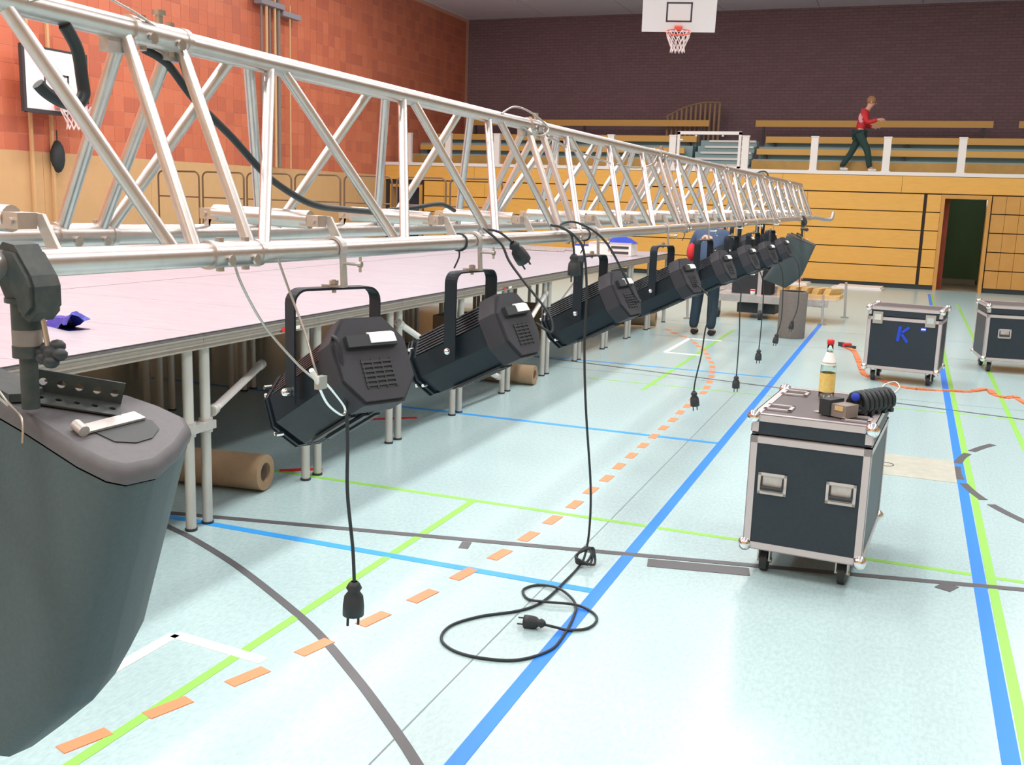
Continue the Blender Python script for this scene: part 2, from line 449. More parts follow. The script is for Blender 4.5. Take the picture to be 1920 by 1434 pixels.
# gallery slab, kerb, tiers
struct(MB().box((XL, YF, 2.36), (XR, YF+.25, 2.435)).build('trim_1', M['white']))
tiers = struct(MB().box((XL, YF+.25, 2.2), (XR, YB, 2.43)).build('gallery_floor', M['teal']))
bw = struct(MB().box((XL-.2, YB, 0), (XR+.2, YB+.2, ZC)).build('wall_back_upper', M['brick']))
AIS = (-5.0, -3.75)      # the aisle with stairs
spans = [(-12.6, -5.55), (-3.62, 1.62), (2.15, XR)]
tz = [(24.3, 25.2, 2.70), (25.2, 26.1, 3.03), (26.1, YB, 3.19)]
for i, (y0, y1, z1) in enumerate(tz):
    for k, (xa, xb) in enumerate(((XL, -5.1-.1*i), (-3.60, XR))):
        t_ = MB().box((xa, y0, 2.43), (xb, y1, z1)).build('gallery_tier', M['teal']); struct(t_)
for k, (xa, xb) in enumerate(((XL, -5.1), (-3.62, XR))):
    struct(MB().box((xa, 24.26, 2.46), (xb, 24.30, 2.67)).build('trim_2', M['bench_shaded']))
def bench(x0, x1, y, z0, z1, lab, rest_=False):
    b = thing('bleacher_bench', ((x0+x1)/2, y, z0), lab, 'bench', group='wooden gallery benches')
    h = (x1-x0)/2
    MB().box((-h, 0, 0), (h, .04 if rest_ else .10, z1-z0)).build('seat_board' if not rest_ else 'back_board', M['bench'], b)
    n = max(2, int((x1-x0)/2.2)); 
    for i in range(n):
        xx = -h + .2 + i*(2*h-.4)/(n-1)
        MB().box((xx-.03, .08 if not rest_ else .04, -.45 if rest_ else -.135), (xx+.03, .24 if not rest_ else .1, 0 if not rest_ else .1)).build('bracket', M['dark'], b)
side = {0: 'left of the gallery stairs', 1: 'right of the gallery stairs', 2: 'at the far right end of the gallery'}
r1 = [(-12.1, -5.35), (-3.62, 6.0)]
r2_ = [(-12.0, -5.15), (-3.62, 6.0)]
for k, (xa, xb) in enumerate([(-12.5, -5.35), (-3.62, 6.0)]):
    bench(xa, xb, 24.95, 2.835, 2.97, 'yellow wooden bench of the lower gallery row, ' + side[k])
for k, (xa, xb) in enumerate([(-12.5, -5.25), (-3.55, 6.0)]):
    bench(xa, xb, 25.85, 3.16, 3.31, 'yellow wooden bench of the second gallery row, ' + side[k])
for k, (xa, xb) in enumerate([(-12.1, -5.22), (-4.02, 1.55), (2.1, 6.0)]):
    bench(xa, xb, 27.2, 3.64, 3.80, 'yellow top bench board on the dark wall, ' + side[k], True)
# stairs in the aisle
st = struct(MB().box((-5.1, 24.2, 2.43), (-3.62, 24.5, 2.50)).build('gallery_stairs', M['teal']))
for i in range(5):
    zz = 2.56 + i*.155; yy = 24.15 + i*.32
    MB().box((-5.05+.0*i, yy, zz-.15), (-3.70, yy+.4, zz)).build('step', M['teal'], st)
    MB().box((-5.0+.04*i, yy-.03, zz-.045), (-3.72, yy, zz+.005)).build('step_nosing', M['white'], st)
# posts
for i, X in enumerate((-12.0, -10.9, -9.6, -8.1, -6.73, -5.27, -3.63, -2.15, -.665, .80, 2.27)):
    p = thing('gallery_post', (X, YF+.12, 2.435), 'white gallery post, number %d counted from the left wall' % (i+1), 'post', group='white posts along the gallery edge')
    p['label'] = 'white square post on the gallery kerb, ' + ['at the left wall', 'second from the left wall', 'third from the left wall', 'behind the arched steel loop of the truss', 'left of the white gate by one bay', 'at the left side of the white gate', 'at the right side of the white gate', 'first one right of the gate', 'just right of the walking person', 'above the left side of the open doorway', 'at the right frame edge'][i]
    MB().box((-.075, -.05, 0), (.075, .05, .70)).build('post', M['white'], p)
    MB().box((-.085, -.06, .70), (.085, .06, .725)).build('cap', M['white'], p)
    MB().box((-.10, -.07, 0), (.10, .07, .012)).build('base_plate', M['white'], p)
g = thing('gallery_gate', (-4.45, YF+.12, 2.435), 'white tubular gate frame in front of the gallery stairs', 'gate')
MB().box((-.72, -.03, 0), (-.66, .03, .80)).build('stile', M['white'], g)
MB().box((.66, -.03, 0), (.72, .03, .80)).build('stile', M['white'], g)
MB().box((-.72, -.03, .74), (.72, .03, .81)).build('top_rail', M['white'], g)
for x in (-.3, .3):
    MB().cyl((x, 0, .73), (x, 0, .70), .025).build('roller', M['white'], g)
MB().box((-.72, -.03, 0), (.72, .03, .05)).build('bottom_rail', M['white'], g)
for x in (-.62,):
    MB().cyl((x-.06, -.02, .62), (x+.03, -.02, .62), .02).build('hinge', M['white'], g)

# ceiling, other walls
ce = struct(MB().box((XL, YN, ZC+.02), (XR, YB, ZC+.2)).build('ceiling', M['ceil_gap']))
i = 0
y = YB
while y > 15:
    for k in range(10):
        x0 = XL + k*2.46
        MB().box((x0+.01, y-1.2+.01, ZC), (x0+2.45, y-.01, ZC+.02)).build('ceiling_panel', M['ceil'], ce)
    y -= 1.2
MB().box((XL, YN, ZC), (XR, y, ZC+.02)).build('ceiling_panel', M['ceil'], ce)
struct(MB().box((XR, YN, 0), (XR+.2, YB, ZC)).build('wall_right', M['tan']))
struct(MB().box((XL, YN-.2, 0), (XR, YN, ZC)).build('wall_front', M['tan']))

# ------------------------------------------------------------------ stage
FRONT = -3.06
def make_module():
    root = thing('stage_platform', (0, 0, 0), 'x', 'stage platform')
    MB().box((-1.998, .002, .945), (-.002, .998, .960)).build('deck', M['deck'], root)
    MB().box((-.002, .001, .9555), (.0065, .999, .9606)).build('edge_seal', M['dark'], root)
    m = MB()
    for (a, b) in (((-1.999, .001, .885), (-1.96, .999, .944)), ((-.04, .001, .885), (-.001, .999, .944)), ((-1.96, .001, .885), (-.04, .04, .944)), ((-1.96, .96, .885), (-.04, .999, .944))):
        m.box(a, b)
    m.box((-.002, .001, .935), (.006, .999, .944)); m.box((-.002, .001, .905), (.006, .999, .912)); m.box((-.002, .001, .885), (.006, .999, .893))
    m.build('frame', M['stage_frame'], root)
    for x in (-1.93, -.05):
        for y in (.062, .938):
            l = MB().cyl((x, y, .012), (x, y, .885), .025, n=8).build('leg', M['leg'], root)
            MB().cyl((x, y, 0), (x, y, .012), .03, n=10).build('foot', M['rubber'], l)
    return root
proto = make_module()
index_kids()
ords = ['nearest the camera', 'second from the camera', 'third from the camera', 'fourth from the camera', 'fifth from the camera', 'sixth from the camera', 'seventh from the camera', 'eighth from the camera', 'ninth from the camera', 'tenth from the camera', 'eleventh from the camera', 'twelfth from the camera', 'at the far end']
rowsn = ['front edge row', 'second row from the front edge', 'third row from the front edge', 'row nearest the tiled wall']
for r_ in range(4):
    for j in range(13):
        o = proto if (r_ == 0 and j == 0) else copy_tree(proto)
        o.location = (FRONT - 2.0*r_, .87 + j, 0)
        o['label'] = 'grey stage platform on metal legs, %s, %s' % (rowsn[r_], ords[j])
        o['group'] = 'stage platforms'
# small stickers on the front edge
for Y, Z in ((4.55, .905), (6.6, .905), (7.7, .905)):
    s = thing('edge_sticker', (FRONT+.007, Y, Z), 'red and black sticker on the stage edge, ' + {4.55: 'above the nearest legs', 6.6: 'between the first two spotlights', 7.7: 'under the second spotlight yoke'}[Y], 'sticker')
    MB().box((0, -.05, -.011), (.001, -.005, .011)).build('red_field', M['red'], s)
    MB().box((0, .0, -.002), (.001, .04, .007)).build('black_field', M['dark'], s)
    MB().box((0, .05, -.01), (.001, .12, .008)).build('white_field', M['label_w'], s)
# leg couplers and braces
for Y, lab in ((3.87, 'grey clamp tying the nearest pair of stage legs'),):
    c = thing('leg_clamp', (FRONT-.05, Y, .50), lab, 'clamp')
    MB().box((-.035, -.10, -.02), (.035, .10, .02)).build('bar', M['alu_dull'], c)
    for s_ in (-.063, .063):
        MB().cyl((0, s_, -.035), (0, s_, .035), .034, n=12).build('collar', M['alu_dull'], c)
def brace(p, q, lab):
    b = thing('stage_brace', p, lab, 'brace', group='stage braces')
    d = Vector(q)-Vector(p)
    MB().cyl((0,0,0), d, .022, n=10).build('tube', M['white'], b)
    MB().cyl((0,0,0), d.normalized()*.05, .028, n=10).build('end_cap', M['leg'], b)
    MB().cyl(d-d.normalized()*.05, d, .028, n=10).build('end_cap', M['leg'], b)
brace((-3.1, 3.97, .56), (-3.5, 4.95, .62), 'white stage brace running back from the nearest leg pair')
brace((-3.1, 5.90, .80), (-3.1, 6.78, .42), 'white stage brace sloping down behind the first spotlight')
brace((-3.1, 7.90, .30), (-3.1, 8.82, .78), 'white stage brace rising towards the third pair of legs behind')
brace((-3.1, 6.92, .42), (-3.1, 7.70, .16), 'white stage brace near the floor below the second spotlight')
brace((-3.1, 9.00, .55), (-3.1, 9.80, .85), 'white stage brace behind the third spotlight')
# rails at the far end of the stage
rx = [(-11.794,-10.968),(-10.894,-10.088),(-10.027,-9.191),(-9.122,-8.301),(-8.23,-7.40),(-7.32,-6.50),(-6.43,-5.60)]
rl = ['at its left end', 'second from the left', 'third from the left', 'fourth from the left', 'fifth from the left', 'sixth from the left', 'at its right end']
for i, (xa, xb) in enumerate(rx):
    h = (xb-xa)/2; rr = .09
    r_ = thing('stage_railing', ((xa+xb)/2, 13.84, .96), 'brown tubular railing section along the far stage edge, ' + rl[i], 'railing', group='stage railings')
    pts = [(-h, 0, 0.02), (-h, 0, .93-rr)] + [(-h+rr-rr*math.cos(t*PI/8), 0, .93-rr+rr*math.sin(t*PI/8)) for t in range(1, 4)] + [(-h+rr, 0, .93)]
    pts += [(-p[0], p[1], p[2]) for p in reversed(pts)]
    MB().path(pts, .014, 8).build('frame_tube', M['frame_brown'], r_)
    MB().cyl((-h, 0, .52), (h, 0, .52), .011, n=8).build('mid_rail', M['frame_brown'], r_)
    for s_ in (-1, 1):
        MB().box((s_*h-.03, -.03, 0), (s_*h+.03, .03, .02)).build('foot_plate', M['frame_brown'], r_)

# crumpled blue packet on the deck
t = thing('packet', (-3.70, 3.66, .96), 'blue crumpled foil packet lying on the stage near the speaker clamp', 'packet')
m = MB()
P = []
nx, ny = 14, 5
for side_ in (1, 0):
    for j in range(ny):
        for i in range(nx):
            u, v = i/(nx-1), j/(ny-1)
            hh = (.055 if side_ else 0.0)*(math.sin(PI*v)**.5 if 0 < v < 1 else 0)*(math.sin(PI*min(1, u*1.02))**.3 if 0 < u < .98 else .3)
            cr = max(0, u-.55)
            P.append((-.13 + .27*u + (random.uniform(-.006,.006)*cr*2), -.045+.09*v*(1+.5*cr) + random.uniform(-.01,.01)*cr*2, hh + side_*(random.uniform(0,.05)*cr*2 + (.06*cr))))
fs = []
for s_ in (0, 1):
    o = s_*nx*ny
    for j in range(ny-1):
        for i in range(nx-1):
            fs.append((o+j*nx+i, o+j*nx+i+1, o+(j+1)*nx+i+1, o+(j+1)*nx+i))
m.add(P, fs)
m.build('foil', M['blue_plastic'], t)
t.rotation_euler[2] = R(-20)

# white box with blue cloth on the stage
b = thing('equipment_case', (-3.50, 12.45, .96), 'white equipment case with aluminium edges on the far end of the stage', 'case', rz=R(3))
MB().box((-.27, -.2, .01), (.27, .2, .15)).build('body', M['white'], b)
MB().box((-.275, -.205, .15), (.275, .205, .165)).box((-.275, -.205, 0), (.275, .205, .015)).build('edge_trim', M['alu_edge'], b)
MB().box((.02, -.207, .03), (.24, -.2, .06)).box((.02, -.207, .095), (.24, -.2, .125)).build('vent', M['dark'], b)
MB().box((-.02, -.207, .06), (.01, -.2, .10)).build('latch', M['steel'], b)
c = MB()
nx = 12
P = []
for j in range(nx):
    for i in range(nx):
        u, v = i/(nx-1)*2-1, j/(nx-1)*2-1
        P.append((u*.19, v*.13, .0+max(0, (1-u*u)*(1-v*v))*.07 + random.uniform(0, .02)*(1-u*u)*(1-v*v)))
c.add(P, [(j*nx+i, j*nx+i+1, (j+1)*nx+i+1, (j+1)*nx+i) for j in range(nx-1) for i in range(nx-1)], True)
c.add([(-.19,-.13,0),(.19,-.13,0),(.19,.13,0),(-.19,.13,0)], [(3,2,1,0)])
o = c.build('cloth', M['blue_cloth']); o.location = (-3.40, 12.45, 1.126)
tag(o, 'royal blue crumpled cloth lying on the white equipment case', 'cloth')
b2 = thing('white_board', (-3.85, 12.32, .96), 'white upright board beside the equipment case on the stage', 'board')
MB().box((-.12, 0, 0), (.12, .02, .12)).build('sheet', M['label_w'], b2)
MB().box((-.12, -.001, .105), (.12, .021, .125)).build('edge_strip', M['blue_tape'], b2)
# flat metal profiles on the stage deck
for i, (dy, lab) in enumerate(((0, 'nearer of two long metal profiles lying on the far stage deck'), (.35, 'farther of two long metal profiles lying on the far stage deck'))):
    p = thing('metal_profile', (-5.2, 12.6+dy, .96), lab, 'profile', group='metal profiles on the stage')
    MB().box((-1.0, 0, 0), (1.0, .05, .005)).box((-1.0, 0, 0), (1.0, .006, .035)).build('angle', M['alu_dull'], p)
    MB().box((-1.003, -.002, 0), (-.98, .052, .037)).build('end_cap', M['dark'], p)

# ------------------------------------------------------------------ truss
def sag(Y):
    xs = [(1.0, .014), (1.4, .010), (2.3, .001), (3.75, -.006), (6, -.008), (9, -.004), (13.8, .003), (16, .006)]
    for (a, p), (b_, q) in zip(xs, xs[1:]):
        if Y <= b_: return p + (q-p)*(max(Y, a)-a)/(b_-a)
    return xs[-1][1]
def bf(Y): return Vector((-1.38, Y, 1.485 + sag(Y)))
def br(Y): return Vector((-1.80, Y, 1.507 + sag(Y)))
def tp(Y): return Vector((-1.57, Y, 1.946 + sag(Y)*.9))
truss = thing('lighting_truss', (-1.58, 1.0, 1.485), 'long silver triangular lighting truss crossing the hall beside the stage', 'truss')
def tr(m, name, mt=None):
    o = m.build(name, mt or M['alu'], truss); o.location = (1.58, -1.0, -1.485)
    return o
L0, LS, NS = 1.85, 2.38, 6
END = 15.45
fronts = [(.07,.07),(.42,.115),(.465,.78),(1.15,.813),(1.21,1.48),(1.86,1.517),(1.97,2.20),(2.28,2.26)]
rears = [(.27,.07),(.33,.70),(.95,.76),(1.04,1.40),(1.61,1.48),(1.70,2.10),(2.28,2.31),(.05,.05)]
for s_ in range(-1, NS):
    s0 = L0 + LS*s_
    y0, y1 = max(s0, .55), min(s0+LS, END)
    for f_, nm in ((bf, 'bottom_chord'), (br, 'bottom_chord'), (tp, 'top_chord')):
        n = 6
        tr(MB().path([f_(y0+(y1-y0)*k/n) for k in range(n+1)], .025, 20), nm)
        if s_ > -1:
            cp = MB().cyl(f_(s0-.085), f_(s0+.085), .0285, n=20)
            cp.cyl(f_(s0-.09), f_(s0-.075), .031, n=20).cyl(f_(s0+.075), f_(s0+.09), .031, n=20)
            co = tr(cp, 'coupler')
            for dy in (-.045, .045):
                p = f_(s0+dy)
                q = MB().cyl(p+Vector((0,0,-.036)), p+Vector((0,0,.036)), .009, n=10).cyl(p+Vector((.028,0,-.012)), p+Vector((.034,0,-.012)), .012, n=10)
                oo = q.build('pin', M['steel'], co)
    for lst, f_ in ((fronts, bf), (rears, br)):
        for a, b_ in lst:
            A, B = s0+a, s0+b_
            if A < .6 or B < .6 or A > END+.02 or B > END+.02: continue
            p, q = tp(A), f_(B)
            d = (q-p).normalized()
            tr(MB().cyl(p+d*.018, q-d*.018, .0145, n=14, caps=False), 'diagonal_brace')
    for rel in (.42, 1.13, 1.86):
        Y = s0+rel
        if Y < .9 or Y > END: continue
        a = Vector((-1.415, Y, 1.556+sag(Y))); c_ = Vector((-1.775, Y-.01, 1.565+sag(Y)))
        d = (c_-a).normalized()
        m = MB().cyl(a+d*.035, c_-d*.035, .0235, n=16)
        cb = tr(m, 'cross_bar')
        for e, sgn in ((a, 1), (c_, -1)):
            m2 = MB().prism([e+Vector((0,-.021,-.016)), e+Vector((0,.021,-.016)), e+Vector((0,.021,.012)), e+Vector((0,-.021,.012))], d*.055*sgn)
            m2.cyl(e+d*.015*sgn+Vector((0,-.026,-.003)), e+d*.015*sgn+Vector((0,.026,-.003)), .007, n=10)
            m2.build('bar_end', M['alu'], cb)
        for e, f_ in ((a, bf), (c_, br)):
            g_ = f_(Y); sg = 1 if f_ is bf else -1
            m3 = MB().prism([Vector((e.x-.010*sg, Y+.021, e.z+.012)), Vector((e.x+.012*sg, Y+.021, e.z+.010)), Vector((g_.x+.014, Y+.021, g_.z+.015)), Vector((g_.x-.014, Y+.021, g_.z+.015))], (0, .008, 0))
            m3.build('lug_plate', M['alu_dull'], cb)
# end frame and hook at the far end
tr(MB().cyl(tp(END), bf(END), .015).cyl(tp(END), br(END), .015).cyl(bf(END), br(END), .015), 'end_frame')
tr(MB().path(smooth_path([bf(END-.4)+Vector((.0,0,-.01)), bf(END)+Vector((.03,.05,0)), bf(END)+Vector((.14,.4,-.02)), bf(END)+Vector((.22,.55,-.02)), bf(END)+Vector((.24,.58,.02)), bf(END)+Vector((.245,.6,.09))], 3), .028, 10), 'end_hook', M['alu_dull'])
# safety bolt on top near coupler, and clutter under the top coupler
for Y in (1.86, 1.86+LS, 1.86+2*LS):
    p = tp(Y)
    MB()
    tr(MB().cyl(p+Vector((0,0,.02)), p+Vector((0,0,.05)), .008, n=10).cyl(p+Vector((0,0,.045)), p+Vector((0,0,.056)), .014, n=6), 'top_bolt', M['steel'])
    tr(MB().box(p+Vector((-.02,-.16,-.05)), p+Vector((.005,-.10,-.02))), 'hinge_block', M['alu_dull'])
    tr(MB().box(p+Vector((-.03,.02,-.045)), p+Vector((0.0,.07,-.02))), 'hinge_block', M['alu_dull'])

# black hoses and steel loops lying in / on the truss
def cable(name, pts, r, mt, lab, cat, k=6, n=8, closed=False):
    o = MB().path(smooth_path(pts, k, closed), r, n, closed).build(name, mt)
    return tag(o, lab, cat)
cable('hose', [(-1.56,1.58,1.93),(-1.565,1.615,1.89),(-1.57,1.63,1.835),(-1.57,1.632,1.806),(-1.57,1.612,1.785),(-1.57,1.575,1.787),(-1.572,1.54,1.80),(-1.575,1.522,1.815)], .0125, M['cable'], 'thick black hose looping down from the top chord in front of the left backboard', 'hose')
cable('hose', [(-1.60,1.84,1.925),(-1.585,1.90,1.90),(-1.575,1.98,1.83),(-1.575,2.12,1.752),(-1.57,2.25,1.668),(-1.57,2.40,1.612),(-1.58,2.52,1.59),(-1.60,2.66,1.582),(-1.62,2.9,1.572)], .0095, M['cable'], 'long black hose sagging diagonally from the top chord to the bottom of the truss', 'hose')
cable('hose', [(-1.62,3.0,1.577),(-1.58,3.12,1.588),(-1.57,3.25,1.600),(-1.57,3.33,1.599),(-1.57,3.42,1.578)], .0075, M['cable'], 'short black hose arching above the third cross bar of the truss', 'hose')
cable('steel_wire', [(-1.545,1.48,1.955),(-1.55,1.62,2.003),(-1.55,1.74,1.990),(-1.55,1.83,1.965),(-1.57,1.86,1.975)], .0028, M['steel'], 'thin steel wire loop on top of the truss left of the nearest coupler', 'wire')
cable('steel_wire', [(-1.55,3.80,1.955),(-1.55,3.92,1.992),(-1.55,4.06,1.995),(-1.55,4.22,1.975),(-1.53,4.30,1.935),(-1.53,4.22,1.90),(-1.54,4.10,1.905),(-1.56,4.00,1.94)], .004, M['steel'], 'arched steel wire loop around the top chord at the second coupler', 'wire')
cable('steel_wire', [(-1.55,4.35,1.905),(-1.54,4.7,1.865),(-1.53,5.2,1.835),(-1.53,5.8,1.825),(-1.53,6.2,1.86),(-1.55,6.42,1.93),(-1.58,6.46,1.97)], .005, M['steel'], 'steel wire sagging below the top chord between the second and third couplers', 'wire')
cable('steel_wire', [(-1.60,10.9,1.93),(-1.57,11.1,1.985),(-1.55,11.5,2.00),(-1.57,11.9,1.95)], .008, M['dark_iron'], 'dark wire end sticking up from the far part of the top chord', 'wire')
cable('steel_wire', [(-1.352,1.81,1.492),(-1.345,1.83,1.43),(-1.335,1.90,1.33),(-1.29,1.96,1.24),(-1.255,1.985,1.20)], .0028, M['steel'], 'left strand of the steel safety wire in front of the first spotlight', 'wire')
cable('steel_wire', [(-1.352,1.98,1.475),(-1.335,2.00,1.40),(-1.295,2.00,1.31),(-1.265,1.99,1.24),(-1.25,1.99,1.20)], .0028, M['steel'], 'right strand of the steel safety wire in front of the first spotlight', 'wire')
k_ = thing('snap_hook', (-1.245, 2.025, 1.165), 'steel snap hook on the safety wire in front of the first spotlight', 'hook')
MB().path(smooth_path([(0,-.045,.035),(0,-.02,.03),(0,.055,-.03),(0,.075,-.055),(0,.06,-.065),(0,.0,-.03),(0,-.035,.01)], 5, True), .0035, 8, True).build('loop', M['chrome'], k_)
MB().box((-.008,-.05,.015), (.008,-.02,.045)).build('sleeve', M['steel'], k_)
MB().cyl((0,-.045,.03), (0,-.075,.065), .006).build('ferrule', M['label_w'], k_)

# ------------------------------------------------------------------ spotlights
def plug_mb(m, p, d, s=1.0):
    """earthed plug, cable enters at p, pins point along d"""
    d = Vector(d).normalized(); p = Vector(p)
    a = d.orthogonal().normalized(); b_ = d.cross(a)
    prof = [(.006, 0), (.010, .004), (.014, .012), (.010, .018), (.017, .028), (.019, .045), (.019, .062), (.012, .064), (0.0005, .064)]
    mx = Matrix((a, b_, d)).transposed()
    m.lathe([(r*s, z*s) for r, z in prof], p, 14, mx)
    for sg in (-1, 1):
        m.cyl(p+d*.062*s+a*.0095*s*sg, p+d*.082*s+a*.0095*s*sg, .0024*s, n=6)
    return m
def ribbed_section(w, h):
    """octagonal tube section (y,z) with fins on the upper flanks"""
    pts = []
    c = .34
    corner = [(w*c, h), (w, h*c), (w, -h*c), (w*c, -h), (-w*c, -h), (-w, -h*c), (-w, h*c), (-w*c, h)]
    for i in range(8):
        a, b_ = Vector(corner[i]), Vector(corner[(i+1) % 8])
        nrm = Vector((b_.y-a.y, -(b_.x-a.x))).normalized()
        if i in (0, 6, 3, 5):
            n = 7
            for k in range(n):
                t0, t1 = k/n, (k+.5)/n
                pts += [a.lerp(b_, t0), a.lerp(b_, t0) - nrm*-.005*0, a.lerp(b_, t1), a.lerp(b_, t1) + nrm*.006, a.lerp(b_, (k+.97)/n) + nrm*.006]
        else:
            pts.append(a)
    out = []
    for p in pts:
        if not out or (p-out[-1]).length > 1e-5: out.append(p)
    return out
SEC = ribbed_section(.102, .106)
def spot_meshes():
    d = {}
    d['tube'] = MB().prism([(-.14, p.x, p.y) for p in SEC], (.30, 0, 0)).mesh('body_tube', M['black'])
    # front lens housing (octagon) and colour frame holder
    def octo(w, h, x): 
        c = .4
        return [(x, w*c, h), (x, w, h*c), (x, w, -h*c), (x, w*c, -h), (x, -w*c, -h), (x, -w, -h*c), (x, -w, h*c), (x, -w*c, h)]
    d['front'] = MB().prism(octo(.085, .092, .16), (.03, 0, 0)).prism(octo(.097, .102, .185), (.010, 0, 0)).prism(octo(.097, .102, .203), (.005, 0, 0)).prism(octo(.08, .085, .195), (.010, 0, 0)).mesh('front_frame', M['black'])
    s = MB()
    for y in (-.085, .085):
        for z in (-.055, .055):
            s.cyl((.17, y, z*1.2), (.17, y*1.25, z*1.2), .006, n=8); s.sphere((.211, y, z), .006, 8)
    d['screws'] = s.mesh('screw', M['chrome'])
    d['lens'] = MB().lathe([(.0005, .222), (.05, .215), (.075, .202)], (0,0,0), 20, Matrix(((0,0,1),(0,1,0),(-1,0,0)))).mesh('lens', M['glass'])
    w, h = .110, .114
    oc = [(w*.55, h), (w, h*.45), (w, -h*.45), (w*.55, -h), (-w*.55, -h), (-w, -h*.45), (-w, h*.45), (-w*.55, h)]
    hb = MB().prism([(-.205, y, z) for y, z in oc], (.068, 0, 0))
    hb.prism([(-.216, y*.93, z*.93) for y, z in oc], (.012, 0, 0))
    d['house'] = hb.mesh('lamp_house', M['lamp_end'])
    g_ = MB()
    for k in range(6): g_.box((-.2195, -.045, -.070+k*.012), (-.2155, .045, -.064+k*.012))
    for k in range(4): g_.box((-.219, -.045+k*.028, -.075), (-.215, -.041+k*.028, -.0))
    d['grid'] = g_.mesh('vent_grid', M['rubber'])
    d['recess'] = MB().box((-.232, -.070, .030), (-.21, .075, .060)).mesh('handle', M['rubber'])
    d['label'] = MB().prism([(-.236, -.065, .036), (-.233, -.065, .060), (-.222, -.065, .068), (-.222, -.065, .036)], (0, .075, 0)).mesh('label', M['label_w'])
    d['slots'] = MB().box((-.10, -.05, -.1155), (.06, -.036, -.1085)).box((-.11, -.01, -.1155), (.10, .004, -.1085)).box((-.11, .03, -.1155), (.10, .044, -.1085)).mesh('vent_slot', M['rubber'])
    d['knob'] = MB().cyl((0,0,0), (0,-.012,0), .011, n=12).sphere((0,-.014,0), .010, 10).mesh('pivot_bolt', M['chrome'])
    # yoke: flat bar bent to a U
    yw, zt, zb, rr = .127, 0.0, -.26, .035
    cl = [(-yw, zb-.03), (-yw, zt-rr)] + [(-yw+rr-rr*math.cos(t*PI/10), zt-rr+rr*math.sin(t*PI/10)) for t in range(1, 5)] + [(-yw+rr, zt)]
    cl = cl + [(-a, b_) for a, b_ in reversed(cl)]
    y = MB()
    out = []
    for i, p in enumerate(cl):
        p = Vector(p)
        t_ = (Vector(cl[min(i+1, len(cl)-1)]) - Vector(cl[max(i-1, 0)])).normalized(); nn = Vector((-t_.y, t_.x))*.003
        out.append((p+nn, p-nn))
    hw = .0225
    vs = []
    for a, b_ in out: vs += [(-hw, a.x, a.y), (hw, a.x, a.y), (hw, b_.x, b_.y), (-hw, b_.x, b_.y)]
    n = len(out)
    y.add(vs, [(i*4+k, i*4+(k+1) % 4, (i+1)*4+(k+1) % 4, (i+1)*4+k) for i in range(n-1) for k in range(4)] + [(0,1,2,3), ((n-1)*4+3, (n-1)*4+2, (n-1)*4+1, (n-1)*4)])
    d['yoke'] = y.mesh('yoke', M['black'])
    # hook clamp over the chord: chord centre is .10 above the yoke
    hk = []
    zc, ro, ri = .10, .034, .0265
    for t in range(-2, 13): hk.append((ro*math.cos(t*PI/12), zc+ro*math.sin(t*PI/12)))
    inn = [(ri*math.cos(t*PI/12), zc+ri*math.sin(t*PI/12)) for t in range(12, -3, -1)]
    left = [(-ro, zc-.025), (-ri, zc-.025)]
    poly = [(.034, zc-.010)]
    hk2 = [(ro, .004)] + hk + left + inn + [(ri, .004)]
    # plate: outer side is +x (towards the hall)
    h_ = MB()
    pl = [Vector((x, -.012, z)) for x, z in hk2]
    h_.prism(pl, (0, .024, 0))
    h_.box((-.03, -.012, .003), (ro, .012, .009))
    d['clamp'] = h_.mesh('hook_clamp', M['alu_dull'])
    d['wing'] = MB().cyl((.030, 0, zc-.035), (.075, 0, zc-.035), .004, n=8).cyl((.072, 0, zc-.035), (.082, 0, zc-.035), .008, n=8).box((.074, -.002, zc-.055), (.080, .002, zc-.015)).mesh('wing_bolt', M['steel'])
    d['ybolt'] = MB().cyl((0,0,-.012), (0,0,.022), .006, n=10).cyl((0,0,.010), (0,0,.02), .012, n=6).mesh('yoke_bolt', M['steel'])
    return d
SM = spot_meshes()
LIGHTS = [(2.27, 153, 28, 'first spotlight from the camera, seen from behind, hanging on a wide yoke'),
          (3.16, 171, 27, 'second black spotlight from the camera, side on, hanging from the truss'),
          (4.55, 170, 28, 'third black spotlight from the camera, beside the cable that reaches the floor'),
          (6.00, 169, 27, 'fourth black spotlight from the camera, hanging from the truss'),
          (7.30, 170, 27, 'fifth black spotlight from the camera, in front of the person in the navy jacket'),
          (8.50, 171, 28, 'sixth black spotlight from the camera, right of the navy jacket'),
          (9.70, 168, 26, 'seventh black spotlight from the camera on the truss'),
          (10.9, 172, 28, 'eighth black spotlight from the camera on the truss'),
          (11.3, 170, 24, 'black spotlight on the rear bottom chord behind the seventh spotlight'),
          (13.2, 172, 24, 'black spotlight on the rear bottom chord near the far end')]
SPOTS = []
